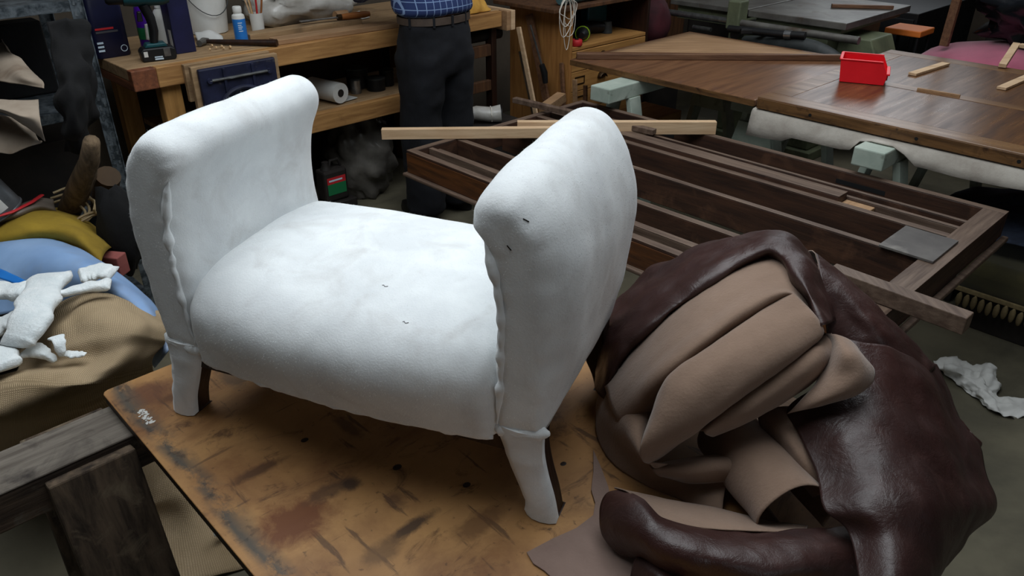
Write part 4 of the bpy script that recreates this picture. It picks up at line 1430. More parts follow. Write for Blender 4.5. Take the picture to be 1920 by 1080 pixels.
cloth('black_garment', [
    [(-1.416, 2.473, 1.265), (-1.417, 2.567, 1.255), (-1.400, 2.644, 1.235)],
    [(-1.408, 2.417, 1.165), (-1.369, 2.454, 1.165), (-1.357, 2.552, 1.135)],
    [(-1.399, 2.360, 1.065), (-1.320, 2.323, 1.075), (-1.353, 2.509, 1.025)],
    [(-1.410, 2.358, 0.965), (-1.346, 2.331, 0.965), (-1.385, 2.498, 0.925)],
    [(-1.466, 2.448, 0.865), (-1.409, 2.421, 0.865), (-1.422, 2.518, 0.845)]], 'blackcloth', 'black garment hanging down the front of the steel shelving', 'garment', amp=0.03, fr=16, th=0.008)
# dark stores filling the back of the shelves
solo('storage_box', MB().box(-0.45, -0.06, 0.14, 0.40, 0.532, 0.80), 'darkmisc', 'dark carton at the back of the lower steel shelf', 'box', loc=W(0.868, 2.985, 0), rz=math.radians(44), bevel=0.006)
solo('storage_box', MB().box(-1.0, -0.55, 0.12, 0.40, 0.532, 0.84), 'blackcloth', 'black carton at the left back of the lower steel shelf', 'box', loc=W(0.868, 2.985, 0), rz=math.radians(44), bevel=0.006)
solo('storage_box', MB().box(-0.42, -0.07, 0.30, 0.40, 0.932, 1.19), 'blackcloth', 'black carton on the middle steel shelf', 'box', loc=W(0.868, 2.985, 0), rz=math.radians(44), bevel=0.006)
solo('storage_box', MB().box(-1.1, -0.5, 0.16, 0.40, 0.932, 1.22), 'darkmisc', 'dark carton behind the kraft sheets', 'box', loc=W(0.868, 2.985, 0), rz=math.radians(44), bevel=0.006)

# paint can in front of the low shelf
pc = Vector((-1.617, 2.272, 0.720))
PC = thing('paint_can', 'dented grey tin paint can with a white label lying tilted', 'paint can', pc, math.radians(20))
PC.rotation_euler = (math.radians(8), math.radians(-24), math.radians(20))
build('can_body', MB().lathe([(0.062, 0), (0.062, 0.13), (0.060, 0.132), (0.050, 0.132), (0.049, 0.127), (0.0, 0.127)], seg=32, cap=False), 'tin', PC, smooth=True)
build('rim', MB().lathe([(0.0625, 0.0), (0.0645, 0.002), (0.0645, 0.006), (0.0625, 0.008)], seg=32, cap=False), 'tin', PC, smooth=True)
build('base', MB().lathe([(0.0, 0.001), (0.062, 0.001)], seg=32, cap=False), 'tin', PC)
lab = MB()
rows = []
for i in range(12):
    a = math.radians(-118 + 66 * i / 11)
    rows.append([Vector((0.0628 * math.cos(a), 0.0628 * math.sin(a), z)) for z in (0.022, 0.072)])
lab.grid(rows)
lb = build('label', lab, 'paper', PC, smooth=True)
for (i, z, wz) in ((0, 0.052, 0.004), (1, 0.044, 0.003), (2, 0.036, 0.003)):
    rows = []
    for q in range(5):
        a = math.radians(-112 + (24 - i * 5) * q / 4)
        rows.append([Vector((0.0632 * math.cos(a), 0.0632 * math.sin(a), zz)) for zz in (z, z + wz)])
    build('print_line', MB().grid(rows), 'printdark', lb)
rows = []
for q in range(4):
    a = math.radians(-66 + 9 * q / 3)
    rows.append([Vector((0.0632 * math.cos(a), 0.0632 * math.sin(a), zz)) for zz in (0.055, 0.064)])
build('red_mark', MB().grid(rows), 'redlite', lb)

ob = thing('open_bag', 'clouded plastic bag with a red band under the paint can', 'bag', (-1.692, 2.462, 0.580))
rows = surf([[(-1.722, 2.324, 0.690), (-1.628, 2.322, 0.710), (-1.577, 2.391, 0.715), (-1.562, 2.452, 0.690)],
             [(-1.672, 2.240, 0.690), (-1.567, 2.235, 0.720), (-1.527, 2.307, 0.720), (-1.506, 2.360, 0.690)],
             [(-1.769, 2.353, 0.600), (-1.655, 2.352, 0.620), (-1.575, 2.373, 0.630), (-1.535, 2.418, 0.610)]], 20, 24, 0.005, 14)
build('bag_film', MB().grid(outward(rows)), 'clear', ob, smooth=True, angle=180, world=True, solid=0.002)
build('red_band', MB().tube([(-1.621, 2.203, 0.725), (-1.564, 2.229, 0.735), (-1.546, 2.307, 0.735), (-1.561, 2.394, 0.725)], 0.008, 8, flat=0.5), 'redlite', ob, smooth=True, world=True)

# forked branch, cane coils, dark odds and ends
br = MB()
br.tube([(-1.585, 2.507, 0.580), (-1.518, 2.462, 0.660), (-1.430, 2.406, 0.760), (-1.349, 2.359, 0.860), (-1.295, 2.303, 0.940)], [0.03, 0.034, 0.036, 0.03, 0.024], 10)
br.tube([(-1.529, 2.486, 0.620), (-1.468, 2.452, 0.690), (-1.407, 2.427, 0.780), (-1.349, 2.359, 0.860)], [0.022, 0.022, 0.026, 0.024], 10)
solo('forked_branch', br, 'drift', 'grey weathered forked branch leaning against the shelving', 'branch', world=True, smooth=True, angle=180)
cn = thing('cane_coil', 'loose coils of pale cane behind the blue sheet', 'cane', (-1.517, 2.484, 0.580))
for k, pts in enumerate((
        [(-1.603, 2.524, 0.680), (-1.557, 2.549, 0.690), (-1.480, 2.500, 0.690), (-1.433, 2.462, 0.660), (-1.439, 2.408, 0.630), (-1.488, 2.374, 0.620)],
        [(-1.602, 2.500, 0.670), (-1.546, 2.515, 0.680), (-1.472, 2.466, 0.680), (-1.430, 2.416, 0.660), (-1.454, 2.382, 0.630)],
        [(-1.589, 2.486, 0.660), (-1.540, 2.490, 0.670), (-1.468, 2.434, 0.670), (-1.443, 2.408, 0.650), (-1.470, 2.374, 0.620)],
        [(-1.471, 2.339, 0.630), (-1.434, 2.358, 0.660), (-1.392, 2.379, 0.670), (-1.363, 2.358, 0.660)],
        [(-1.470, 2.344, 0.620), (-1.426, 2.355, 0.650), (-1.390, 2.385, 0.660), (-1.368, 2.373, 0.640)],
        [(-1.444, 2.452, 0.690), (-1.407, 2.423, 0.690), (-1.388, 2.370, 0.680)])):
    V = [Vector(p) for p in pts]
    build('cane_loop', MB().tube([cr(V, i / 24) for i in range(25)], 0.0045, 6), 'cane', cn, smooth=True, world=True)
solo('cardboard_tube', MB().tube([(-1.490, 2.575, 0.560), (-1.431, 2.534, 0.670), (-1.370, 2.480, 0.760)], 0.04, 14), 'carton', 'brown cardboard tube beside the steel post', 'tube', world=True, smooth=True)
solo('black_bag', blob((-1.472, 2.567, 0.500), (0.085, 0.085, 0.11), amp=0.3, fr=5, seed=3), 'blackcloth', 'black soft bag slumped behind the blue sheet', 'bag', world=True, smooth=True, angle=180)
solo('black_bag', blob((-1.308, 2.352, 0.620), (0.07, 0.07, 0.14), amp=0.3, fr=5, seed=8), 'blackcloth', 'black bag squeezed behind the left arm of the stool', 'bag', world=True, smooth=True, angle=180)
bk = MB()
p = Vector((-1.299, 2.246, 0.560))
bk.box(-0.055, 0.035, -0.025, 0.025, -0.05, 0.02)
solo('red_block', bk, 'brick', 'dusty red block between the blue sheet and the stool', 'block', loc=p, rz=math.radians(-10), bevel=0.004)

# ================================================================== carpenter's workbench
BZ = 0.95
R44 = math.radians(44)
WB = thing('workbench', 'long beech carpenter workbench with navy vice in the background', 'workbench', W(1.085, 3.34, 0), R44)
BL, BD = 2.08, 0.72
build('top', MB().box(0.0, BL, 0.045, BD, BZ - 0.05, BZ), 'benchtop', WB, bevel=0.004)
build('front_apron', MB().box(0.10, BL - 0.02, 0.0, 0.0445, BZ - 0.085, BZ - 0.001), 'bench', WB, bevel=0.004)
build('end_board', MB().box(-0.002, 0.0995, 0.0, 0.0445, BZ - 0.085, BZ - 0.001), 'redend', WB, bevel=0.004)
build('side_apron', MB().box(0.0, 0.045, 0.046, BD, BZ - 0.088, BZ - 0.0505), 'redend', WB, bevel=0.003)
for x in (0.115, 1.74):
    for y in (0.035, BD - 0.12):
        build('leg', MB().box(x, x + 0.085, y, y + 0.07, 0, BZ - 0.0855), 'benchleg', WB, bevel=0.004)
build('shelf_rail', MB().box(0.2005, 1.7395, 0.04, 0.085, 0.505, 0.595), 'bench', WB, bevel=0.004)
build('shelf_board', MB().box(0.2005, 1.7395, 0.086, BD - 0.125, 0.565, 0.59), 'benchtop', WB, bevel=0.002)
# dark framed drawer carcase at the right end
for (x0, x1, z0, z1, nm) in ((1.60, 1.7385, 0.72, 0.80, 'drawer_rail'), (1.60, 1.7385, 0.56 + 0.036, 0.66, 'drawer_rail'), (1.84, 2.02, 0.70, 0.765, 'drawer_rail'), (1.84, 2.02, 0.50, 0.56, 'drawer_rail')):
    build(nm, MB().box(x0, x1, 0.05, 0.08, z0, z1), 'brownbox', WB, bevel=0.003)
build('end_post', MB().box(2.0205, 2.06, 0.045, 0.10, 0.0, BZ - 0.086), 'darkwood', WB, bevel=0.003)
build('back_panel', MB().box(0.2, 2.02, BD - 0.04, BD - 0.03, 0.0, BZ - 0.06), 'darkwood', WB)
# navy front vice
vz = build('vice', MB().box(0.225, 0.575, -0.118, -0.095, BZ - 0.20, BZ - 0.012), 'visepaint', WB, bevel=0.006)
build('wooden_jaw', MB().box(0.205, 0.60, -0.0945, -0.068, BZ - 0.205, BZ - 0.002), 'benchtop', vz, bevel=0.003)
build('inner_jaw', MB().box(0.205, 0.60, -0.026, -0.0005, BZ - 0.16, BZ - 0.003), 'benchtop', vz, bevel=0.003)
for x in (0.325, 0.455):
    build('rib', MB().box(x, x + 0.012, -0.1265, -0.1185, BZ - 0.17, BZ - 0.02), 'visepaint', vz, bevel=0.002)
build('tie_bar', MB().tube([(0.262, -0.1255, BZ - 0.062), (0.535, -0.1255, BZ - 0.062)], 0.006, 8), 'steel', vz, smooth=True)
for x in (0.262, 0.535):
    build('bolt', MB().tube([(x, -0.119, BZ - 0.062), (x, -0.131, BZ - 0.062)], 0.011, 10), 'visepaint', vz, smooth=True)
arch = [(0.40 + 0.10 * math.cos(math.radians(a)), -0.125, BZ - 0.185 + 0.075 * math.sin(math.radians(a))) for a in range(10, 171, 10)]
build('arch_rib', MB().tube(arch, 0.010, 8), 'visepaint', vz, smooth=True)
build('screw', MB().tube([(0.40, -0.118, BZ - 0.15), (0.40, -0.17, BZ - 0.15)], 0.02, 14), 'steel', vz, smooth=True)
build('handle_bar', MB().tube([(0.26, -0.16, BZ - 0.168), (0.54, -0.16, BZ - 0.135)], 0.006, 8), 'steel', vz, smooth=True)
# tail vice jaws at the right end
build('tail_jaw', MB().box(BL + 0.001, BL + 0.03, -0.02, 0.30, BZ - 0.11, BZ - 0.002), 'paleply', WB, bevel=0.003)
build('tail_jaw', MB().box(BL + 0.036, BL + 0.068, -0.02, 0.30, BZ - 0.11, BZ - 0.002), 'pine', WB, bevel=0.003)
build('tail_screw', MB().tube([(BL - 0.2, 0.10, BZ - 0.14), (BL + 0.05, 0.10, BZ - 0.14)], 0.035, 12), 'black', WB, smooth=True)


def B(a, c, z=BZ):
    return W(a, c, z)


# things standing on the bench -------------------------------------------------
t = thing('oil_container', 'dark navy oil container with printed label at the left bench end', 'container', B(1.135, 3.70), R44)
m = MB()
rows = []
for (z, sx, sy) in ((0.0, 0.94, 0.94), (0.008, 1, 1), (0.20, 1, 1), (0.25, 0.92, 0.95), (0.285, 0.62, 0.8), (0.30, 0.55, 0.7)):
    row = []
    for k in range(28):
        a = 2 * math.pi * k / 28
        ca, sa = math.cos(a), math.sin(a)
        row.append(Vector((0.075 * sx * (abs(ca) ** 0.35) * (1 if ca > 0 else -1), 0.055 * sy * (abs(sa) ** 0.35) * (1 if sa > 0 else -1), z)))
    rows.append(row)
m.grid(rows, closed=True)
m.f.append(tuple(range(28))[::-1])
m.f.append(tuple(5 * 28 + k for k in range(28)))
m.mi += [0, 0]
bd = build('body', m, 'navy', t, smooth=True, angle=50)
for z, x0, x1, mt in ((0.118, -0.055, 0.02, 'redlite'), (0.105, -0.055, 0.035, 'printdark'), (0.062, -0.06, -0.035, 'print'), (0.046, -0.06, -0.035, 'print'), (0.030, -0.06, -0.035, 'print')):
    build('print_line', MB().box(x0, x1, -0.0562, -0.0552, z, z + 0.008), mt, bd)
rg = MB()
rg.tube([(0.045 + 0.013 * math.cos(a * math.pi / 9), -0.0558, 0.034 + 0.013 * math.sin(a * math.pi / 9)) for a in range(19)], 0.0016, 6)
build('round_emblem', rg, 'print', bd)
build('cap', MB().lathe([(0.022, 0.30), (0.022, 0.325), (0.018, 0.33)], (0.015, 0, 0), 16), 'black', t, smooth=True)
t = thing('spray_bottle', 'purple plastic bottle with white stripe behind the drill', 'bottle', B(1.31, 3.70), R44)
build('body', MB().lathe([(0.036, 0.0), (0.038, 0.01), (0.038, 0.16), (0.03, 0.20), (0.014, 0.22), (0.014, 0.24)], seg=20), 'purple', t, smooth=True)
build('cap', MB().lathe([(0.016, 0.2405), (0.016, 0.265)], seg=14), 'whitepl', t, smooth=True)
build('label', MB().lathe([(0.0386, 0.05), (0.0386, 0.10)], seg=20, cap=False), 'greenlabel', t, smooth=True)
t = thing('white_jug', 'white plastic jug half hidden between drill and navy box', 'jug', B(1.36, 3.64), R44)
build('body', MB().lathe([(0.045, 0), (0.048, 0.01), (0.048, 0.13), (0.03, 0.17), (0.016, 0.18)], seg=18, sx=0.8), 'whitepl', t, smooth=True)
build('handle', MB().tube([(-0.036, 0, 0.12), (-0.07, 0, 0.115), (-0.075, 0, 0.06), (-0.037, 0, 0.045)], 0.008, 8), 'whitepl', t, smooth=True)
build('cap', MB().lathe([(0.018, 0.1805), (0.018, 0.20)], seg=12), 'whitepl', t, smooth=True)
# cordless drill
t = thing('cordless_drill', 'dark cordless drill standing on its battery on the bench', 'drill', B(1.255, 3.475), R44 + math.radians(-12))
m = MB()
m.prism([(-0.068, 0.0), (0.062, 0.0), (0.070, 0.012), (0.068, 0.048), (0.05, 0.056), (-0.058, 0.056), (-0.072, 0.042)], 'y', -0.036, 0.036)
bt = build('battery', m, 'black', t, bevel=0.006)
build('collar', MB().prism([(-0.05, 0.0562), (0.042, 0.0562), (0.034, 0.072), (-0.04, 0.072)], 'y', -0.03, 0.03), 'teal', t, bevel=0.004)
build('latch', MB().box(0.020, 0.046, -0.0375, -0.0362, 0.018, 0.05), 'steel', bt)
build('battery_label', MB().box(-0.060, -0.044, -0.0372, -0.0362, 0.022, 0.044), 'paper', bt)
build('print_line', MB().box(-0.020, 0.012, -0.0372, -0.0362, 0.016, 0.021), 'print', bt)
build('print_line', MB().box(-0.020, 0.014, -0.0372, -0.0362, 0.007, 0.013), 'print', bt)
build('grip', MB().tube([(-0.006, 0, 0.0722), (0.004, 0, 0.12), (0.0, 0, 0.17), (-0.016, 0, 0.225)], [0.023, 0.024, 0.027, 0.03], 14, flat=0.72), 'black', t, smooth=True)
build('trigger', MB().prism([(-0.052, 0.160), (-0.03, 0.160), (-0.03, 0.20), (-0.046, 0.20)], 'y', -0.009, 0.009), 'black', t, bevel=0.003)
build('motor_housing', MB().tube([(-0.09, 0, 0.255), (-0.05, 0, 0.255), (0.06, 0, 0.253), (0.085, 0, 0.253)], [0.030, 0.036, 0.036, 0.028], 18), 'teal', t, smooth=True)
build('chuck', MB().tube([(-0.155, 0, 0.255), (-0.145, 0, 0.255), (-0.0905, 0, 0.255)], [0.014, 0.022, 0.024], 16), 'black', t, smooth=True)
# navy box standing on end
t = thing('navy_box', 'tall narrow navy box standing on end behind the drill', 'box', B(1.395, 3.535), R44)
build('carton', MB().box(-0.045, 0.045, -0.02, 0.06, 0, 0.34), 'navybox', t, bevel=0.003)
build('label', MB().box(-0.0462, -0.0452, 0.0, 0.025, 0.03, 0.10), 'paper', t)
# bucket
t = thing('plastic_bucket', 'white plastic bucket with wire handle on the bench', 'bucket', B(1.68, 3.905), R44)
build('pail', MB().lathe([(0.0, 0.004), (0.085, 0.0), (0.092, 0.004), (0.112, 0.27), (0.118, 0.27), (0.118, 0.285), (0.108, 0.285), (0.088, 0.012), (0, 0.012)], seg=36, cap=False), 'whitepl', t, smooth=True, angle=40)
hp = [Vector((0.118 * math.cos(math.radians(a)), -0.118 * math.sin(math.radians(a)) * 0.98, 0.262 - 0.17 * math.sin(math.radians(a)))) for a in range(0, 181, 10)]
build('wire_handle', MB().tube(hp, 0.0022, 6), 'hose', t, smooth=True)
cloth('white_rag', [[B(1.56, 3.80, BZ + .03), B(1.62, 3.77, BZ + .035), B(1.66, 3.72, BZ + .01)], [B(1.54, 3.74, BZ + .035), B(1.60, 3.72, BZ + .04), B(1.645, 3.68, BZ + .012)], [B(1.53, 3.70, BZ + .004), B(1.58, 3.68, BZ + .004), B(1.63, 3.65, BZ + .003)]],
      'paper', 'crumpled white rag in front of the bucket', 'rag', nu=16, nv=16, amp=0.006, fr=20)
# hammer
t = thing('wooden_hammer', 'old hammer with long dark wooden handle near the bench edge', 'hammer', B(1.525, 3.62), R44 + math.radians(-49))
build('handle', MB().tube([(0, 0, 0.018), (0.10, 0, 0.016), (0.22, 0, 0.016), (0.345, 0, 0.017)], [0.009, 0.012, 0.013, 0.016], 10), 'darkwood', t, smooth=True)
hd = MB()
hd.tube([(0, -0.05, 0.018), (0, -0.03, 0.018), (0, 0.0, 0.018), (0, 0.045, 0.018)], [0.014, 0.013, 0.017, 0.006], 12)
build('head', hd, 'iron', t, smooth=True)
# blue labelled bottle
t = thing('glue_bottle', 'white bottle with bright blue label on the bench', 'bottle', B(1.678, 3.555), R44)
build('body', MB().lathe([(0.026, 0), (0.029, 0.003), (0.029, 0.116), (0.027, 0.124), (0.018, 0.130), (0.018, 0.134)], seg=24), 'whitepl', t, smooth=True)
lb = build('label', MB().lathe([(0.0294, 0.003), (0.0294, 0.108)], seg=24, cap=False), 'bluelabel', t, smooth=True)
build('cap', MB().lathe([(0.019, 0.1345), (0.020, 0.137), (0.020, 0.158), (0.017, 0.162)], seg=24), 'whitepl', t, smooth=True)
for k, z in enumerate((0.090, 0.080, 0.072, 0.064, 0.054)):
    rows = []
    for q in range(6):
        a = math.radians(-128 + (38 if k % 2 == 0 else 30) * q / 5)
        rows.append([Vector((0.0297 * math.cos(a), 0.0297 * math.sin(a), zz)) for zz in (z, z + 0.004)])
    build('print_line', MB().grid(rows), 'print', lb)
# pot of brushes and pencils behind it
t = thing('brush_pot', 'small pot holding pencils and brushes behind the blue labelled bottle', 'pot', B(1.86, 3.74), R44)
build('pot', MB().lathe([(0.03, 0), (0.034, 0.09), (0.031, 0.09), (0.028, 0.006), (0, 0.006)], seg=18, cap=False), 'whitepl', t, smooth=True)
for k in range(7):
    a = k * 0.9
    build('pencil', MB().tube([(0.012 * math.cos(a), 0.012 * math.sin(a), 0.012), (0.05 * math.cos(a), 0.045 * math.sin(a), 0.19 + 0.01 * (k % 3))], 0.0045, 6), ('redlite', 'pine', 'brownh', 'pine', 'shaving', 'redlite', 'brownh')[k], t)
# planks lying along the bench
solo('plank', MB().box(0, 0.66, -0.02, 0.075, 0, 0.022), 'paleply', 'pale plank lying along the front edge of the bench', 'plank', group='planks on the bench', loc=B(1.77, 3.40), rz=R44 + math.radians(-3), bevel=0.002)
solo('plank', MB().box(0, 0.62, -0.02, 0.05, 0, 0.03), 'benchtop', 'darker plank lying behind the pale one on the bench', 'plank', group='planks on the bench', loc=B(1.72, 3.57), rz=R44 + math.radians(-1), bevel=0.002)
solo('plank', MB().box(0, 0.5, -0.025, 0.025, 0, 0.018), 'benchtop', 'narrow batten in front of the brush pot', 'plank', group='planks on the bench', loc=B(1.78, 3.665), rz=R44 + math.radians(2), bevel=0.002)
t = thing('chisel', 'chisel with brown turned handle and brass ferrule by the man', 'chisel', B(2.21, 3.565, BZ + 0.031), R44 + math.radians(-8))
build('blade', MB().box(-0.20, 0.0, -0.012, 0.012, 0.014, 0.020), 'steel', t, bevel=0.001)
build('ferrule', MB().tube([(0.0, 0, 0.017), (0.022, 0, 0.017)], 0.0145, 14), 'brass', t, smooth=True)
build('handle', MB().tube([(0.0225, 0, 0.017), (0.05, 0, 0.017), (0.10, 0, 0.017), (0.15, 0, 0.017), (0.18, 0, 0.017)], [0.0135, 0.016, 0.0168, 0.0165, 0.012], 14), 'brownh', t, smooth=True)
t = thing('round_mallet', 'small wooden mallet head lying behind the chisel', 'mallet', B(2.30, 3.68), R44)
build('head', MB().tube([(-0.03, 0, 0.03), (0.04, 0, 0.03)], 0.028, 14), 'paleply', t, smooth=True)
build('handle', MB().tube([(0.0405, 0, 0.03), (0.13, 0.01, 0.022)], 0.009, 10), 'paleply', t, smooth=True)
solo('plastic_sack', blob((0, 0, 0.10), (0.30, 0.17, 0.135), seg=34, rings=22, amp=0.35, fr=7, seed=2, flatz=0.0), 'bagpl', 'milky white plastic sack slumped at the back of the bench', 'sack', loc=B(2.20, 3.88), rz=R44 + 0.1, smooth=True, angle=180)
solo('paper_scrap', MB().add([(0, 0, 0.002), (0.11, 0.02, 0.006), (0.10, 0.10, 0.03), (-0.01, 0.09, 0.012), (0, 0, 0.004), (0.11, 0.02, 0.008), (0.10, 0.10, 0.032), (-0.01, 0.09, 0.014)],
     [(0, 3, 2, 1), (4, 5, 6, 7), (0, 1, 5, 4), (1, 2, 6, 5), (2, 3, 7, 6), (3, 0, 4, 7)]), 'paper', 'white paper scrap on the bench beside the man', 'paper', loc=B(2.36, 3.64), rz=R44)
random.seed(9)
for k in range(7):
    c = B(1.52 + random.uniform(-.06, .06), 3.50 + random.uniform(-.05, .05), BZ)
    r0 = random.uniform(0.004, 0.008)
    pts = [c + Vector((r0 * math.cos(a * .7), r0 * math.sin(a * .7) + a * 0.0016, 0.004 + 0.005 * (1 + math.sin(a * .7)))) for a in range(9)]
    solo('wood_shaving', MB().tube(pts, 0.003, 6, flat=0.3), 'shaving', 'pale curled wood shaving on the bench, ' + ('nearest the drill', 'largest of the curls', 'just left of the hammer head', 'second from the bench edge', 'nearest the vice', 'farthest from the vice', 'closest to the hammer handle')[k], 'wood shaving', 'curled shavings near the vice', world=True, smooth=True)
cloth('yellow_duster', [
    [B(2.90, 3.50, BZ + .002), B(2.97, 3.54, BZ + .05), B(3.05, 3.54, BZ + .06), B(3.13, 3.50, BZ + .004)],
    [B(2.89, 3.44, BZ + .03), B(2.96, 3.45, BZ + .10), B(3.05, 3.46, BZ + .08), B(3.12, 3.44, BZ + .03)],
    [B(2.91, 3.40, BZ + .02), B(2.97, 3.39, BZ + .07), B(3.04, 3.40, BZ + .05), B(3.10, 3.39, BZ + .01)],
    [B(2.92, 3.38, BZ + .002), B(2.98, 3.365, BZ + .004), B(3.04, 3.37, BZ + .004), B(3.09, 3.375, BZ + .002)]], 'duster',
      'crumpled yellow duster on the right end of the bench', 'cloth', amp=0.022, fr=16, nu=30, nv=30, th=0.004)

# under the bench ---------------------------------------------------------------
t = thing('paper_roll', 'white paper towel roll lying on the bench shelf', 'paper roll', W(2.10, 3.57, 0.5965), R44 + math.radians(100))
rl = MB()
rl.tube([(-0.11, 0, 0.052), (0.11, 0, 0.052)], 0.052, 24)
build('roll', rl, 'paper', t, smooth=True)
build('core', MB().tube([(-0.1115, 0, 0.052), (0.1115, 0, 0.052)], 0.02, 14), 'darkmisc', t, smooth=True)
build('loose_end', MB().box(-0.10, 0.11, -0.12, -0.03, 0.0, 0.003), 'paper', t)
for k, (a, c, r, h, mt, lb) in enumerate(((2.30, 3.60, 0.03, 0.07, 'steel', 'small shiny tin on the bench shelf'), (2.42, 3.58, 0.05, 0.06, 'black', 'black round tin on the bench shelf'),
                                          (2.38, 3.70, 0.06, 0.10, 'darkmisc', 'dark tall tin at the back of the bench shelf'), (2.52, 3.62, 0.04, 0.08, 'black', 'black tin nearest the man on the bench shelf'))):
    t = thing('tin', lb, 'tin', W(a, c, 0.5905), R44, 'tins on the bench shelf')
    build('body', MB().lathe([(r, 0), (r, h)], seg=18), mt, t, smooth=True)
    build('lid', MB().lathe([(r * 1.04, h + 0.0005), (r * 1.04, h + 0.008), (r * 0.9, h + 0.010)], seg=18), 'hose', t, smooth=True)
solo('refuse_sack', blob((0, 0, 0.22), (0.19, 0.17, 0.28), seg=40, rings=30, amp=0.24, fr=10, seed=5, flatz=0.0), 'greybag', 'translucent grey plastic sack on the floor under the bench', 'sack', loc=W(2.32, 3.64, 0), rz=R44, smooth=True, angle=180)
t = thing('oil_jug', 'small dark jug with red and green label under the bench', 'jug', W(1.99, 3.43, 0.115), R44)
build('body', MB().box(-0.07, 0.07, -0.045, 0.045, 0, 0.17), 'darkmisc', t, bevel=0.012)
build('neck', MB().lathe([(0.03, 0.1705), (0.018, 0.195), (0.018, 0.21)], (-0.03, 0, 0), 14), 'darkmisc', t, smooth=True)
build('handle', MB().tube([(-0.01, 0, 0.1715), (0.0, 0, 0.21), (0.045, 0, 0.21), (0.06, 0, 0.1715)], 0.008, 8), 'darkmisc', t, smooth=True)
build('red_label', MB().box(-0.055, 0.055, -0.0465, -0.0455, 0.10, 0.135), 'redlite', t)
build('green_label', MB().box(-0.055, 0.055, -0.0465, -0.0455, 0.04, 0.0995), 'greenlabel', t)
build('print_line', MB().box(-0.045, 0.035, -0.0472, -0.0466, 0.113, 0.122), 'print', t)
solo('floor_block', MB().box(-0.1, 0.1, -0.07, 0.07, 0, 0.114), 'darkmisc', 'low dark block carrying the oil jug', 'block', loc=W(1.99, 3.43, 0), rz=R44, bevel=0.004)
solo('carton', MB().box(-0.14, 0.14, -0.1, 0.1, 0, 0.36), 'darkmisc', 'dusty grey carton on the floor behind the oil jug', 'box', loc=W(1.83, 3.72, 0), rz=R44 + 0.15, bevel=0.004)
t = thing('wrapped_roll', 'grey plastic wrapped tool roll lying behind the man', 'bundle', W(2.86, 3.18, 0.40), R44 + math.radians(-40))
build('wrap', MB().tube([(-0.14, 0, 0.05), (-0.05, 0, 0.055), (0.03, 0, 0.045), (0.09, 0, 0.05)], [0.02, 0.04, 0.042, 0.05], 14), 'bagpl', t, smooth=True)
build('opening', MB().tube([(0.0905, 0, 0.05), (0.094, 0, 0.05)], 0.042, 14), 'black', t, smooth=True)
build('tie', MB().tube([(0.03 + 0.002 * k, 0.044 * math.cos(k), 0.047 + 0.044 * math.sin(k)) for k in range(7)], 0.004, 6), 'twine', t, smooth=True)
solo('tool_chest', MB().box(-0.16, 0.20, -0.12, 0.12, 0, 0.40), 'darkmisc', 'low dark tool chest under the wrapped bundle', 'chest', loc=W(2.86, 3.20, 0), rz=R44, bevel=0.004)
# leaning offcuts and clamp between bench and cabinet
OFF = [(W(3.30, 3.10, 0.0), W(3.22, 3.28, 0.86), 0.030, 0.014, 'pine', 'pale thin offcut leaning on the bench end'),
       (W(3.34, 3.02, 0.0), W(3.385, 3.36, 0.90), 0.050, 0.018, 'brownstick', 'wide brown offcut leaning towards the cabinet'),
       (W(3.37, 3.00, 0.0), W(3.395, 3.10, 0.66), 0.022, 0.018, 'brownstick', 'short brown stick upright by the cabinet side'),
       (W(3.39, 2.94, 0.0), W(3.405, 3.0, 0.58), 0.030, 0.012, 'paleply', 'flat pale batten upright by the cabinet side'),
       (W(3.40, 2.88, 0.0), W(3.408, 2.92, 0.56), 0.024, 0.014, 'brownstick', 'narrow brown batten nearest the cabinet drawers'),
       (W(3.335, 3.14, 0.0), W(3.325, 3.36, 0.70), 0.040, 0.02, 'saw_leg', 'dark splintered offcut at the bench end')]
for p0, p1, wd, th, mt, lb in OFF:
    solo('offcut', MB().bar(p0, p1, wd, th, up=tuple(E1)), mt, lb, 'offcut', 'offcuts between bench and cabinet', world=True, bevel=0.0015)
solo('wood_block', MB().bar(W(3.12, 2.98, .46), W(3.30, 3.0, .50), 0.06, 0.05), 'paleply', 'rough pale wood block beside the offcuts', 'wood block', world=True, bevel=0.003)
solo('tool_crate', MB().box(-0.12, 0.06, -0.10, 0.08, 0, 0.43), 'darkmisc', 'dark crate under the rough wood block', 'crate', loc=W(3.20, 2.96, 0), rz=R44, bevel=0.004)
t = thing('bar_clamp', 'steel bar clamp with dark handle leaning at the bench end', 'clamp', W(3.28, 3.20, 0.55))
build('bar', MB().tube([W(3.235, 3.20, 0.88), W(3.29, 3.16, 0.66)], 0.006, 8), 'steel', t, smooth=True, world=True)
build('handle', MB().tube([W(3.2905, 3.1595, 0.657), W(3.305, 3.15, 0.61), W(3.31, 3.145, 0.55)], [0.017, 0.02, 0.016], 10), 'black', t, smooth=True, world=True)

# ================================================================== the man at the bench
mx, my = 2.46, 3.10
man_loc = W(mx, my, 0)


def ring(cx, cy, z, rx, ry, n=28, e=0.9):
    return [Vector((cx + rx * (abs(math.cos(a)) ** e) * (1 if math.cos(a) > 0 else -1), cy + ry * (abs(math.sin(a)) ** e) * (1 if math.sin(a) > 0 else -1), z)) for a in [2 * math.pi * k / n for k in range(n)]]


def loft(mb, rings):
    n = len(rings[0])
    o = len(mb.v)
    mb.grid(rings, closed=True)
    mb.f.append(tuple(o + k for k in range(n))[::-1])
    mb.f.append(tuple(o + (len(rings) - 1) * n + k for k in range(n)))
    mb.mi += [0, 0]


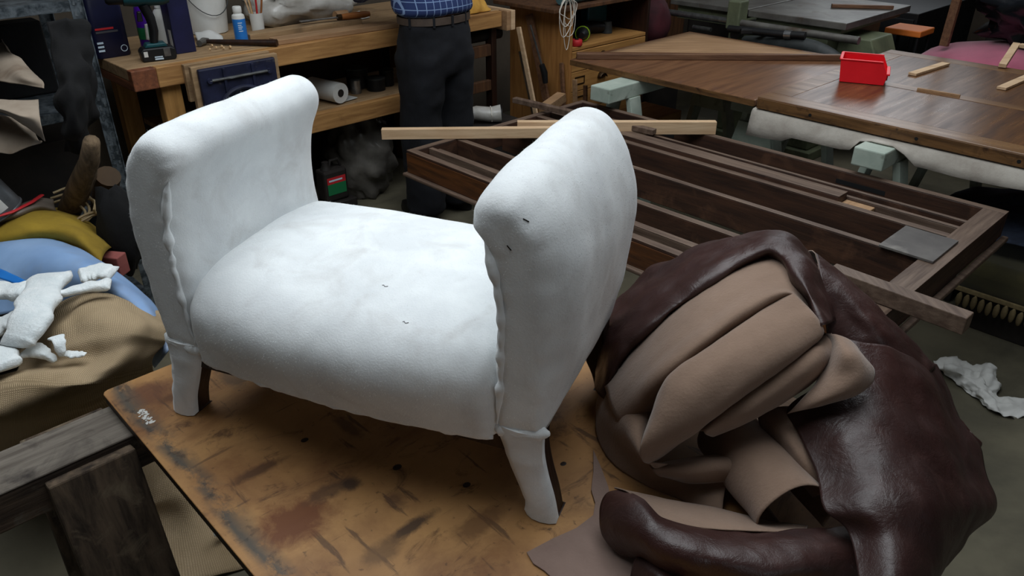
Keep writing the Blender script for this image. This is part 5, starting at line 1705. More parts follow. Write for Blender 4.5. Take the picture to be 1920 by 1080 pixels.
def skin_mesh(name, verts, edges, radii, mats, parent=None, sub=2, root=0):
    me = D.meshes.new(name)
    me.from_pydata(verts, edges, [])
    for k in mats:
        me.materials.append(M[k])
    o = D.objects.new(name, me)
    COL.objects.link(o)
    md = o.modifiers.new('skin', 'SKIN')
    md.use_smooth_shade = True
    if not me.skin_vertices:
        pass
    sv = me.skin_vertices[0].data
    for i, r in enumerate(radii):
        sv[i].radius = r if isinstance(r, tuple) else (r, r)
        sv[i].use_root = (i == root)
    sd = o.modifiers.new('subdivision', 'SUBSURF')
    sd.levels = sd.render_levels = sub
    if parent:
        o.parent = parent
    return o


# body: pelvis, spine, head, legs, arms bent forward to the work, five fingers each
V = [(0, 0, 0.98), (0, 0.01, 1.12), (0, 0.06, 1.28), (0, 0.12, 1.42), (0, 0.155, 1.50), (0, 0.20, 1.575), (0, 0.225, 1.65), (0, 0.215, 1.71)]
Rr = [(0.15, 0.10), (0.14, 0.10), (0.16, 0.11), (0.13, 0.09), (0.055, 0.055), (0.068, 0.08), (0.078, 0.095), (0.055, 0.065)]
Ed = [(i, i + 1) for i in range(7)]


def chain(start, pts, rad):
    prev = start
    for p, r in zip(pts, rad):
        V.append(p)
        Rr.append(r)
        Ed.append((prev, len(V) - 1))
        prev = len(V) - 1
    return prev


for s in (-1, 1):
    chain(0, [(s * 0.095, 0, 0.90), (s * 0.105, 0.01, 0.52), (s * 0.11, -0.01, 0.30), (s * 0.11, -0.02, 0.09), (s * 0.12, 0.05, 0.035), (s * 0.125, 0.13, 0.03)],
          [0.085, 0.055, 0.052, 0.036, 0.036, 0.03])
    wrist = chain(3, [(s * 0.19, 0.12, 1.42), (s * 0.26, 0.18, 1.16), (s * 0.20, 0.36, 1.12), (s * 0.175, 0.42, 1.13)], [0.055, 0.042, 0.028, 0.03])
    palm = chain(wrist, [(s * 0.16, 0.47, 1.135)], [(0.03, 0.016)])
    for q, (dx, ln) in enumerate(((-0.030, 0.055), (-0.010, 0.068), (0.010, 0.064), (0.030, 0.05))):
        chain(palm, [(s * (0.155 + dx), 0.505, 1.135), (s * (0.152 + dx * 1.1), 0.505 + ln * .6, 1.125), (s * (0.15 + dx * 1.1), 0.505 + ln, 1.105)], [0.0095, 0.0085, 0.007])
    chain(wrist, [(s * 0.135, 0.445, 1.12), (s * 0.115, 0.47, 1.105), (s * 0.108, 0.495, 1.095)], [0.012, 0.0105, 0.009])
person = skin_mesh('person', V, Ed, Rr, ['skin'])
person.location = man_loc
person.rotation_euler = (0, 0, R44)
tag(person, 'person in blue checked shirt and dark trousers standing at the bench', 'person')

tr = MB()
loft(tr, [ring(0, -0.005, z, rx, ry) for z, rx, ry in ((1.035, 0.182, 0.128), (0.98, 0.188, 0.135), (0.92, 0.195, 0.145), (0.86, 0.200, 0.148), (0.80, 0.198, 0.140), (0.77, 0.190, 0.13))])
for s in (-1, 1):
    loft(tr, [ring(s * x, y, z, rx, ry) for z, x, y, rx, ry in ((0.86, 0.095, -0.005, 0.105, 0.140), (0.72, 0.098, 0.0, 0.102, 0.128), (0.55, 0.102, 0.01, 0.095, 0.112),
                                                                 (0.40, 0.106, 0.005, 0.096, 0.112), (0.22, 0.110, -0.005, 0.096, 0.112), (0.10, 0.113, -0.01, 0.096, 0.112), (0.045, 0.114, -0.005, 0.098, 0.114))])
tro = build('trousers', tr, 'trouser', person, smooth=True, angle=180)
md = tro.modifiers.new('remesh', 'REMESH')
md.mode = 'VOXEL'
md.voxel_size = 0.014
md.use_smooth_shade = True
sm = tro.modifiers.new('smooth', 'SMOOTH')
sm.iterations = 6
tx = D.textures.new('cloth_folds', 'CLOUDS')
tx.noise_scale = 0.14
dm = tro.modifiers.new('folds', 'DISPLACE')
dm.texture = tx
dm.strength = 0.03
dm.mid_level = 0.5
sh = MB()
loft(sh, [ring(0, y, z, rx, ry) for z, y, rx, ry in ((1.052, -0.005, 0.200, 0.142), (1.075, 0.0, 0.212, 0.155), (1.12, 0.01, 0.208, 0.158), (1.28, 0.05, 0.205, 0.15), (1.40, 0.10, 0.20, 0.13), (1.47, 0.135, 0.13, 0.10), (1.505, 0.155, 0.07, 0.07))])
for s in (-1, 1):
    sh.tube([(s * 0.13, 0.11, 1.43), (s * 0.20, 0.125, 1.41), (s * 0.265, 0.18, 1.165), (s * 0.225, 0.30, 1.13)], [0.075, 0.075, 0.062, 0.052], 16)
sho = build('shirt', sh, 'shirt', person, smooth=True, angle=180)
md = sho.modifiers.new('remesh', 'REMESH')
md.mode = 'VOXEL'
md.voxel_size = 0.014
md.use_smooth_shade = True
sm = sho.modifiers.new('smooth', 'SMOOTH')
sm.iterations = 5
dm = sho.modifiers.new('folds', 'DISPLACE')
dm.texture = tx
dm.strength = 0.02
bl = MB()
bl.grid([ring(0, -0.005, z, 0.187 + d, 0.133 + d) for z, d in ((1.012, 0.0), (1.014, 0.006), (1.046, 0.006), (1.048, 0.0))], closed=True)
be = build('belt', bl, 'belt', person, smooth=True)
for a in (-160, -120, -90, -60, -20):
    r_ = math.radians(a)
    c = Vector((0.196 * math.cos(r_), -0.005 + 0.141 * math.sin(r_), 1.03))
    build('belt_loop', MB().bar(c + Vector((0, 0, -0.026)), c + Vector((0, 0, 0.024)), 0.012, 0.006, up=(math.cos(r_), math.sin(r_), 0)), 'trouser', be)
for s in (-1, 1):
    so = MB()
    loft(so, [ring(s * 0.12, 0.05, z, rx, ry) for z, rx, ry in ((0.0, 0.048, 0.145), (0.02, 0.05, 0.148), (0.05, 0.046, 0.138))])
    loft(so, [ring(s * 0.118, 0.02, z, rx, ry) for z, rx, ry in ((0.045, 0.046, 0.12), (0.075, 0.042, 0.085), (0.10, 0.04, 0.06))])
    build('shoe', so, 'shoe', person, smooth=True)
build('hair', blob((0, 0.195, 1.70), (0.088, 0.10, 0.085), amp=0.06, seed=4), 'hair', person, smooth=True, angle=180)
# face on the side turned to the work
for s in (-1, 1):
    build('eye', MB().lathe([(0.004, -0.004), (0.011, 0.0), (0.004, 0.004)], (s * 0.032, 0.305, 1.655), 10), 'whitepl', person, smooth=True)
    build('ear', blob((s * 0.083, 0.215, 1.645), (0.012, 0.02, 0.032), seg=12, rings=8, amp=0.0), 'skin', person, smooth=True, angle=180)
build('nose', blob((0, 0.325, 1.63), (0.014, 0.022, 0.024), seg=12, rings=8, amp=0.0), 'skin', person, smooth=True, angle=180)
build('mouth', blob((0, 0.308, 1.595), (0.024, 0.008, 0.006), seg=12, rings=8, amp=0.0), 'redlite', person, smooth=True, angle=180)

# ================================================================== dark table frame in the middle
FZ = 0.60
FR = thing('dismantled_table', 'large dark dismantled table underframe with long rails laid flat', 'table', W(1.905, 0.60, 0), R44)
FA, FC = 1.145, 2.03          # across a, along c
z0, z1 = FZ - 0.10, FZ


def rail(nm, x0, x1, y0, y1, za, zb, mt, parent=FR, bev=0.003):
    o = build(nm, MB().box(x0, x1, y0, y1, za, zb - 0.0025), mt, parent, bevel=bev)
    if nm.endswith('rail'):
        build('dusty_lit_top', MB().box(x0, x1, y0, y1, zb - 0.0024, zb), 'mouldx' if mt == 'framex' else 'mould', o, bevel=0.001)  # pale top slab: raw dusty wood plus overhead light put into the colour
    return o


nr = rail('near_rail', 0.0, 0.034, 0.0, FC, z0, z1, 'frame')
build('outer_face', MB().box(-0.003, -0.0002, 0.002, FC - 0.002, z0 + 0.002, z1 - 0.012), 'framegold', nr)
build('moulding', MB().box(-0.022, 0.03, -0.012, FC + 0.012, z0 - 0.016, z0 - 0.0005), 'mould', nr, bevel=0.005)
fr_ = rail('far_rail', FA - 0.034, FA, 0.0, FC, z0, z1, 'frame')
for y in (0.42, 1.42):
    build('mortise', MB().box(FA - 0.0355, FA - 0.0338, y, y + 0.20, z0 + 0.045, z0 + 0.063), 'slot', fr_)
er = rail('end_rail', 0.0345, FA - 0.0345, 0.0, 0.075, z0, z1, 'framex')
build('moulding', MB().box(-0.02, FA + 0.01, -0.024, -0.001, z0 - 0.016, z0 + 0.004), 'mould', er, bevel=0.005)
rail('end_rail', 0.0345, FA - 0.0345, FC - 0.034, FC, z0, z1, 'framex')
# long inner rails
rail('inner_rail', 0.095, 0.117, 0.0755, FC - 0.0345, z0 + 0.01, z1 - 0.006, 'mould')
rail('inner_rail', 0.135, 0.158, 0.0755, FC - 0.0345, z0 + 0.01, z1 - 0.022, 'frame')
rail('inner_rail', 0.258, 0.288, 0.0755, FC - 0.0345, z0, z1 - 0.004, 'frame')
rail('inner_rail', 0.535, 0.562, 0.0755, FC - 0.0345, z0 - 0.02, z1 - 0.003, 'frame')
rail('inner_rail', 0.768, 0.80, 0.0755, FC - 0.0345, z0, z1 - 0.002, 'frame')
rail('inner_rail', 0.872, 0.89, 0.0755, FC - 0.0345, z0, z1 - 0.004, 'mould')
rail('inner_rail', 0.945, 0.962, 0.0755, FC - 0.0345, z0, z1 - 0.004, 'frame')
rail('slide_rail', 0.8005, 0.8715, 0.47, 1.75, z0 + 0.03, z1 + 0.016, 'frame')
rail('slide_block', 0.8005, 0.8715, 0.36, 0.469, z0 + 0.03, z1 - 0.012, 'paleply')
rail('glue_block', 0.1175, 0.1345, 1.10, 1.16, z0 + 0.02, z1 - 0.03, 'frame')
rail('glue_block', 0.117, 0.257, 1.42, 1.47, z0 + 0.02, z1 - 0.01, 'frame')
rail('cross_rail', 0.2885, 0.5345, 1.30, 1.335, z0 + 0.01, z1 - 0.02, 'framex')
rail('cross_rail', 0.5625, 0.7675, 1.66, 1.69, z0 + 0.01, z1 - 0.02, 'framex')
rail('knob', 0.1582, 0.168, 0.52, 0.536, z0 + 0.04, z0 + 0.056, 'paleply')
# loose boards forming a cross at the far left corner
solo('loose_rail', MB().bar(W(2.72, 2.80, FZ + 0.031), W(2.80, 1.98, FZ + 0.031), 0.035, 0.025), 'mould', 'loose brown rail laid across the far left corner of the frame', 'rail', world=True, bevel=0.003)
# low trestles carrying the frame
for y in (0.45, 1.55):
    t = thing('low_trestle', 'low dark trestle under the %s of the table frame' % ('right end' if y < 1 else 'left end'), 'trestle', W(1.905, 0.60 + y, 0), R44, 'low trestles under the frame')
    build('beam', MB().box(0.12, FA - 0.1, -0.04, 0.04, z0 - 0.09, z0 - 0.021), 'darkwood', t, bevel=0.004)
    for x in (0.25, FA - 0.25):
        for s in (-1, 1):
            build('leg', MB().bar((x, s * 0.02, z0 - 0.0915), (x, s * 0.16, 0.0), 0.06, 0.035, up=(0, 1, 0)), 'darkwood', t)
# pieces lying on or in the frame
S1 = [Vector((-0.583, 3.353, 0.601)), Vector((0.421, 3.384, 0.601))]
S2 = [Vector((0.024, 3.391, 0.601)), Vector((0.929, 3.391, 0.601))]
for (p, q), wd, ht, off, lb in ((S1, 0.034, 0.046, 0.017, 'pale pine batten sticking out left in front of the man'), (S2, 0.034, 0.058, 0.053, 'pale pine batten lying on the frame behind the right arm')):
    d = (q - p).normalized()
    sdv = Vector((-d.y, d.x, 0))
    p, q = p + sdv * off, q + sdv * off
    z = 0.601 + ht / 2
    solo('pine_batten', MB().bar((p.x, p.y, z), (q.x, q.y, z), wd, ht), 'pine', lb, 'batten', 'pine battens on the frame', world=True, bevel=0.0015)
solo('lumber_strip', MB().bar(W(2.085, 0.80, 0.6275), W(2.075, 0.415, 0.6275), 0.05, 0.052), 'mould', 'long brown lumber strip overhanging the right end of the frame', 'lumber', world=True, bevel=0.003)
solo('grey_sheet', MB().box(0.52, 0.735, 0.03, 0.20, FZ + 0.001, FZ + 0.009), 'greyplate', 'small grey board lying on the right end of the frame', 'board', loc=W(1.905, 0.60, 0), rz=R44, bevel=0.001)
solo('green_scrap', MB().box(0, 0.09, 0, 0.05, 0, 0.02), 'greenbit', 'green painted scrap seen between the rails of the frame', 'scrap', loc=W(2.50, 1.0, FZ - 0.1 - 0.0), rz=R44)

# ================================================================== pale green trestles and the two table tops
def green_horse(label, a0, c0, zt, L_=1.25):
    t = thing('painted_trestle', label, 'trestle', W(a0, c0, 0), R44, 'pale green painted trestles')
    build('beam', MB().box(0, L_, -0.062, 0.062, zt - 0.075, zt), 'green', t, bevel=0.006)
    for x in (0.20, L_ - 0.2):
        for s in (-1, 1):
            build('leg', MB().bar((x, s * 0.055, zt - 0.076), (x + (0.0), s * 0.20, 0.0), 0.085, 0.03, up=(0, 1, 0)), 'green', t, bevel=0.003)
        build('gusset', MB().prism([(-0.085, zt - 0.16), (0.085, zt - 0.16), (0.12, zt - 0.30), (-0.12, zt - 0.30)], 'x', x - 0.062, x - 0.044), 'green', t, bevel=0.002)
    return t


green_horse('pale green painted trestle nearest the oak drawer cabinet', 2.965, 2.445, 0.716)
green_horse('pale green painted trestle under the joint of the two table tops', 3.32, 1.86, 0.716, 0.95)
green_horse('pale green painted trestle jutting out under the blanket', 3.0, 1.11, 0.714, 1.3)

T1 = thing('tabletop', 'plain worn walnut tabletop carrying a long moulding', 'tabletop', W(3.20, 1.73, 0.717), R44)
t1 = build('top', MB().box(0, 1.12, 0, 1.13, 0, 0.033), 'walnut', T1, bevel=0.006)
build('edge', MB().box(-0.004, -0.0002, 0.003, 1.127, 0.002, 0.030), 'walnutedge', t1, bevel=0.001)
T2 = thing('tabletop', 'polished walnut tabletop with banded edge under the red bin', 'tabletop', W(3.15, 0.02, 0.730), R44)
T2L, T2W = 1.40, 1.675
fd = build('field', MB().box(0.105, T2L - 0.105, 0.105, T2W - 0.105, 0, 0.050), 'walnut2', T2)
for x0, x1, y0, y1, mt in ((0, 0.1045, 0, T2W, 'walnutband'), (T2L - 0.1045, T2L, 0, T2W, 'walnutband'), (0.105, T2L - 0.105, 0, 0.1045, 'walnutband'), (0.105, T2L - 0.105, T2W - 0.1045, T2W, 'walnutband')):
    build('border_band', MB().box(x0, x1, y0, y1, 0, 0.0505), mt, T2, bevel=0.003)
build('centre_band', MB().box(0.60, 0.67, 0.1055, T2W - 0.1055, 0.0501, 0.0512), 'walnutband', fd)
build('edge', MB().box(-0.004, -0.0002, 0.003, T2W - 0.003, 0.002, 0.046), 'walnutedge', T2, bevel=0.001)
for y in (0.25, 0.62, 0.98, 1.42):
    build('edge_plug', MB().tube([(-0.0055, y, 0.022), (-0.0041, y, 0.022)], 0.007, 10), 'slot', T2)
# blanket between top and trestle
rows = []
for i in range(40):
    y = 0.0 + (T2W + 0.015) * i / 39
    dr = 0.045 + 0.035 * y / 1.7 + 0.012 * noise.noise(Vector((y * 3, 0.5, 0))) + (0.02 if y > 1.5 else 0)
    lift = max(0.0, 1 - max(0.0, abs(y - 1.09) - 0.07) / 0.06)
    rows.append([Vector((x - lift * 0.5 * max(0, -z - 0.013), y, z * (1 - lift) + max(z, -0.0085) * lift)) for x, z in ((0.60, -0.004), (0.02, -0.004), (0.004, -0.006), (-0.006 - 0.004 * noise.noise(Vector((y * 8, 0, 1))), -0.014), (-0.014 + 0.006 * noise.noise(Vector((y * 6, 2, 1))), -0.012 - dr * 0.5), (-0.026 + 0.010 * noise.noise(Vector((y * 7, 4, 1))), -0.012 - dr))])
bl = MB().grid(rows)
solo('blanket', bl, 'blanket', 'off-white padded blanket hanging out under the polished tabletop', 'blanket', loc=W(3.15, 0.02, 0.7265), rz=R44, smooth=True, angle=180, solid=0.004)

# long moulding across the plain top
solo('long_moulding', MB().bar(W(3.235, 2.845, 0.7665), W(4.24, 1.80, 0.7665), 0.05, 0.032, w1=0.03), 'brownstick', 'long brown moulding lying diagonally on the plain tabletop', 'moulding', world=True, bevel=0.004)
cloth('loose_veneer', [[W(3.42, 2.82, 0.752), W(3.8, 2.83, 0.754), W(4.28, 2.83, 0.753)], [W(3.6, 2.62, 0.753), W(4.0, 2.4, 0.756), W(4.28, 2.4, 0.753)], [W(3.75, 2.42, 0.752), W(4.05, 2.12, 0.753), W(4.28, 1.93, 0.752)]],
      'paleply', 'pale veneer sheet behind the long moulding on the plain tabletop', 'veneer', nu=12, nv=12, amp=0.0, amp2=0.0, th=0.001)

# red storage bin
RB = thing('storage_bin', 'bright red plastic open fronted storage bin on the polished tabletop', 'bin', W(3.66, 1.565, 0.7825), R44 + math.radians(-68))
bx, by, bz = 0.0, 0.0, 0.0
Lb, Wb, Hb = 0.20, 0.165, 0.10
prof = [(0.0, 0.0), (Lb * 0.96, 0.0), (Lb, 0.045), (Lb * 0.86, Hb), (-0.012, Hb)]
for y0 in (0.0, Wb - 0.004):
    build('side_wall', MB().prism(prof, 'y', y0, y0 + 0.004), 'red', RB, bevel=0.001)
build('bottom', MB().box(0.0, Lb * 0.96, 0.0042, Wb - 0.0042, 0.0, 0.004), 'red', RB)
build('back_wall', MB().prism([(0.0, 0.0042), (0.004, 0.0042), (-0.008, Hb), (-0.012, Hb)], 'y', 0.0042, Wb - 0.0042), 'red', RB)
build('front_wall', MB().prism([(Lb * 0.955, 0.0042), (Lb * 0.97, 0.0042), (Lb + 0.002, 0.045), (Lb - 0.006, 0.045)], 'y', 0.0042, Wb - 0.0042), 'red', RB)
build('front_lip', MB().box(Lb - 0.006, Lb + 0.010, -0.004, Wb + 0.004, 0.0455, 0.054), 'red', RB, bevel=0.002)
build('rim', MB().box(-0.016, Lb * 0.86, -0.005, 0.006, Hb + 0.0005, Hb + 0.006), 'red', RB, bevel=0.002)
build('rim', MB().box(-0.016, Lb * 0.86, Wb - 0.006, Wb + 0.005, Hb + 0.0005, Hb + 0.006), 'red', RB, bevel=0.002)
build('rim', MB().box(-0.018, -0.004, 0.0065, Wb - 0.0065, Hb + 0.0005, Hb + 0.006), 'red', RB, bevel=0.002)
build('label_slot', MB().box(Lb - 0.002, Lb + 0.004, 0.035, Wb - 0.035, 0.016, 0.038), 'redlite', RB, bevel=0.001)
for (p, q, wd, th, mt, lb) in ((W(4.03, 1.375, 0.7875), W(4.38, 1.345, 0.7875), 0.04, 0.012, 'pine', 'pale wood strip lying beyond the red bin on the polished top'),
                               (W(4.05, 0.985, 0.7875), W(4.42, 0.965, 0.7875), 0.04, 0.012, 'pine', 'pale wood strip at the right edge of the polished top'),
                               (W(3.775, 1.25, 0.786), W(3.785, 1.07, 0.786), 0.012, 0.010, 'paleply', 'thin stick lying along the polished tabletop')):
    solo('wood_strip', MB().bar(p, q, wd, th), mt, lb, 'wood strip', 'strips on the polished top', world=True, bevel=0.001)

# ================================================================== oak card cabinet and its shelf
CB = thing('drawer_cabinet', 'oak cabinet with labelled drawers and open shelf above', 'cabinet', W(3.42, 3.06, 0), R44)
CW, CD, CH = 0.74, 0.50, 0.95
build('side_panel', MB().box(0, 0.022, 0, CD, 0, CH), 'card', CB, bevel=0.002)
build('side_panel', MB().box(CW - 0.022, CW, 0, CD, 0, CH), 'darkwood', CB, bevel=0.002)
build('shelf', MB().box(0.0225, CW - 0.0225, 0.004, CD - 0.012, 0.722, 0.742), 'cardf', CB, bevel=0.002)
build('back', MB().box(0.0225, CW - 0.0225, CD - 0.0115, CD, 0.0, CH), 'darkwood', CB)
build('top', MB().box(-0.14, CW + 0.02, 0.0, CD, CH + 0.0005, CH + 0.022), 'brownbox', CB, bevel=0.003)
zz = 0.009
while zz < 0.62:
    x0 = 0.024
    dr = build('drawer', MB().box(x0, CW - 0.024, 0.0, 0.36, zz, zz + 0.116), 'cardf', CB, bevel=0.003)
    for (hx0, hx1, hz0, hz1) in ((0.03, 0.115, 0.040, 0.045), (0.03, 0.115, 0.081, 0.086), (0.03, 0.035, 0.0455, 0.0805), (0.11, 0.115, 0.0455, 0.0805)):
        build('label_holder', MB().box(x0 + hx0, x0 + hx1, -0.004, -0.0004, zz + hz0, zz + hz1), 'brass', dr)
    rows = []
    px_ = x0 + 0.275
    for i in range(9):
        a = math.pi * i / 8
        rows.append([Vector((px_ + 0.038 * math.cos(a), -0.0004, zz + 0.050 + 0.038 * math.sin(a))), Vector((px_ + 0.032 * math.cos(a), -0.020, zz + 0.048 + 0.026 * math.sin(a))), Vector((px_ + 0.028 * math.cos(a), -0.020, zz + 0.048 + 0.022 * math.sin(a)))])
    build('cup_pull', MB().grid(rows), 'brass', dr, smooth=True, solid=0.002)
    zz += 0.1185
# tools lying on the cabinet shelf
t = thing('impact_driver', 'black and lime cordless driver lying on the cabinet shelf', 'power tool', W(3.66, 3.17, 0.7435), R44 + 0.6)
build('housing', MB().tube([(-0.09, 0, 0.042), (-0.05, 0, 0.046), (0.04, 0, 0.045), (0.09, 0, 0.04)], [0.018, 0.042, 0.042, 0.03], 14), 'black', t, smooth=True)
build('grip', MB().tube([(0.02, 0.0, 0.045), (0.05, 0.08, 0.04), (0.07, 0.12, 0.038)], [0.028, 0.024, 0.026], 12), 'teal', t, smooth=True)
build('collar', MB().tube([(-0.052, 0, 0.046), (-0.038, 0, 0.046)], 0.0445, 14), 'lime', t, smooth=True)
build('battery', MB().box(0.04, 0.12, 0.1225, 0.165, 0.0, 0.07), 'black', t, bevel=0.005)
t = thing('red_tape_reel', 'small red plastic reel beside the lime driver', 'reel', W(3.51, 3.09, 0.7435), R44)
build('rim', MB().lathe([(0.03, 0), (0.034, 0.005), (0.034, 0.03), (0.03, 0.035)], seg=18), 'redlite', t, smooth=True)
build('hub', MB().lathe([(0.012, 0.0352), (0.012, 0.04)], seg=12), 'black', t, smooth=True)
t = thing('angle_grinder', 'black power tool lying behind the lime driver', 'power tool', W(3.80, 3.29, 0.7435), R44 - 0.5)
build('housing', MB().tube([(-0.14, 0, 0.035), (-0.06, 0, 0.04), (0.06, 0, 0.042), (0.13, 0, 0.036)], [0.03, 0.034, 0.036, 0.03], 14), 'black', t, smooth=True)
build('gear_head', MB().tube([(0.155, 0, 0.0), (0.155, 0, 0.07)], [0.035, 0.028], 14), 'hose', t, smooth=True)
solo('tool_bag', blob((0, 0, 0.085), (0.19, 0.07, 0.105), amp=0.15, seed=6, flatz=0.0), 'blackcloth', 'black tool bag at the back of the cabinet shelf', 'bag', loc=W(3.68, 3.44, 0.7435), rz=R44, smooth=True, angle=180)
solo('teal_case', MB().box(-0.08, 0.08, -0.04, 0.04, 0, 0.18), 'teal', 'dark teal tool case upright on the cabinet shelf', 'case', loc=W(4.02, 3.40, 0.7435), rz=R44 - 0.2, bevel=0.012)
solo('maroon_bag', blob((0, 0, 0.15), (0.12, 0.10, 0.17), amp=0.15, seed=7, flatz=0.0), 'maroon', 'maroon bag standing beside the oak cabinet', 'bag', loc=W(4.40, 3.20, 0.60), rz=R44, smooth=True, angle=180)
solo('pedestal_box', MB().box(-0.16, 0.16, -0.14, 0.14, 0, 0.60), 'darkmisc', 'dark box under the maroon bag', 'box', loc=W(4.40, 3.20, 0.0), rz=R44, bevel=0.004)
# roll of teal cloth and hanging twine
t = thing('cloth_roll', 'pale teal cloth roll resting above the cabinet opening', 'cloth roll', W(3.50, 3.13, 0.973), R44)
build('roll', MB().tube([(-0.10, 0, 0.04), (0.10, 0.01, 0.045), (0.40, 0.0, 0.04), (0.68, 0.0, 0.04)], [0.035, 0.04, 0.042, 0.04], 16), 'tealcloth', t, smooth=True)
t = thing('twine_hank', 'white twine loops hanging from the cabinet corner', 'twine', W(3.42, 2.99, 1.0))
base = W(3.36, 3.02, 1.03)
for k in range(6):
    pts = []
    ln = (0.20, 0.14, 0.27, 0.11, 0.16, 0.22)[k]
    wd = (0.05, 0.06, 0.03, 0.07, 0.04, 0.045)[k]
    for i in range(21):
        a = 2 * math.pi * i / 20
        pts.append(base + E1 * (wd * math.sin(a) + 0.012 * (k - 2.5)) + EN * 0.004 * k + Vector((0, 0, -ln / 2 + ln / 2 * math.cos(a) + 0.01 * math.sin(3 * a + k))))
    build('loop', MB().tube(pts, 0.0022, 5), 'twine', t, smooth=True, world=True)
solo('oak_box', MB().box(-0.06, 0.22, -0.15, 0.12, 0.06, 0.42), 'cardf', 'plain oak box standing on the floor behind the green trestle', 'box', loc=W(3.58, 2.66, 0.0), rz=R44, bevel=0.004)

# ================================================================== table saw
SWm = thing('table_saw', 'olive green table saw with grey iron top behind the table tops', 'table saw', W(4.62, 2.02, 0), R44)
build('body', MB().box(0.06, 0.80, 0.10, 0.78, 0.06, 0.80), 'olive', SWm, bevel=0.01)
build('plinth', MB().box(0.02, 0.84, 0.06, 0.82, 0.0, 0.0595), 'olive', SWm, bevel=0.005)
build('iron_top', MB().box(0.0, 0.92, -0.02, 0.62, 0.83, 0.87), 'iron', SWm, bevel=0.004)
build('top_rib', MB().box(0.04, 0.88, 0.02, 0.58, 0.8005, 0.8295), 'olive', SWm, bevel=0.004)
build('side_table', MB().box(0.05, 0.85, 0.66, 1.25, 0.83, 0.862), 'iron', SWm, bevel=0.004)
build('side_bracket', MB().box(0.1, 0.8, 0.7805, 1.22, 0.74, 0.829), 'olive', SWm, bevel=0.004)
build('fence_rail', MB().tube([(-0.07, -0.14, 0.80), (-0.07, 0.62, 0.80)], 0.022, 14), 'iron', SWm, smooth=True)
build('fence_rail', MB().tube([(-0.07, 0.70, 0.80), (-0.07, 1.42, 0.80)], 0.02, 14), 'steel', SWm, smooth=True)
build('fence_clamp', MB().box(-0.11, -0.01, 0.615, 0.705, 0.76, 0.93), 'olive', SWm, bevel=0.008)
for z, y, r in ((0.72, 0.66, 0.032), (0.60, 0.62, 0.022)):
    build('knob', MB().tube([(0.0, y, z), (-0.06, y, z)], r, 14), 'black', SWm, smooth=True)
build('handle', MB().tube([(-0.02, 0.86, 0.72), (-0.02, 1.0, 0.72)], 0.014, 10), 'steel', SWm, smooth=True)
build('slope_guard', MB().prism([(0.10, 0.42), (-0.26, 0.42), (-0.10, 0.76), (0.10, 0.76)], 'x', 0.20, 0.50), 'olive', SWm, bevel=0.008)
solo('push_stick', MB().bar(W(5.08, 2.32, 0.882), W(5.30, 2.02, 0.882), 0.035, 0.022), 'brownstick', 'short brown stick on the iron saw top', 'stick', world=True, bevel=0.003)
hs = [W(4.48, 2.55, 0.70), W(4.46, 2.42, 0.72), W(4.44, 2.27, 0.74), W(4.44, 2.10, 0.745), W(4.44, 1.95, 0.70), W(4.46, 1.85, 0.60)]
solo('extraction_hose', MB().tube([cr(hs, i / 20) for i in range(21)], 0.045, 14), 'hose', 'grey flexible hose curving in front of the table saw', 'hose', world=True, smooth=True)
t = thing('hose_wand', 'black vacuum wand leaning by the table saw hose', 'wand', W(4.40, 2.45, 0.78))
build('tube', MB().tube([W(4.38, 2.62, 0.79), W(4.40, 2.30, 0.80), W(4.42, 2.14, 0.81)], 0.022, 12), 'black', t, smooth=True, world=True)
build('ring', MB().tube([W(4.405, 2.26, 0.802), W(4.41, 2.22, 0.804)], 0.026, 12), 'steel', t, smooth=True, world=True)
build('nozzle', MB().box(-0.09, 0.09, -0.02, 0.02, 0, 0.03), 'black', t, bevel=0.006)
# back clutter behind the saw
for k, (a, c, sa, sc, h, mt, lb) in enumerate(((6.2, 3.5, .5, .30, .95, 'darkmisc', 'tall dark cupboard far behind the table saw'), (6.6, 2.4, .6, .30, .75, 'black', 'black machine stand far behind the table saw'),
                                               (5.45, 4.0, .2, .2, 1.1, 'brownbox', 'brown cupboard against the back wall'), (7.7, 1.4, .4, .6, .9, 'darkmisc', 'dark cupboard near the far wall'),
                                               (4.72, 3.85, .3, .3, 1.0, 'brownbox', 'tall brown panel crate behind the oak cabinet'))):
    t = thing('cupboard', lb, 'cupboard', W(a, c, 0), R44, 'dark cupboards in the background')
    build('carcase', MB().box(-sa, sa, -sc, sc, 0, h), mt, t, bevel=0.006)
    build('door', MB().box(-sa - 0.018, -sa - 0.001, -sc + 0.02, sc - 0.02, 0.04, h - 0.04), mt, t, bevel=0.004)
    build('handle', MB().box(-sa - 0.04, -sa - 0.0185, -0.05, 0.05, h * 0.6, h * 0.6 + 0.02), 'brass', t, bevel=0.003)
t = thing('trolley', 'small black trolley with orange tray behind the saw', 'trolley', W(5.75, 2.05, 0), R44)
build('tray', MB().box(-0.12, 0.12, -0.12, 0.12, 0.66, 0.70), 'orange', t, bevel=0.006)
for sx in (-1, 1):
    for sy in (-1, 1):
        build('leg', MB().tube([(sx * 0.10, sy * 0.10, 0), (sx * 0.10, sy * 0.10, 0.6595)], 0.012, 8), 'black', t, smooth=True)

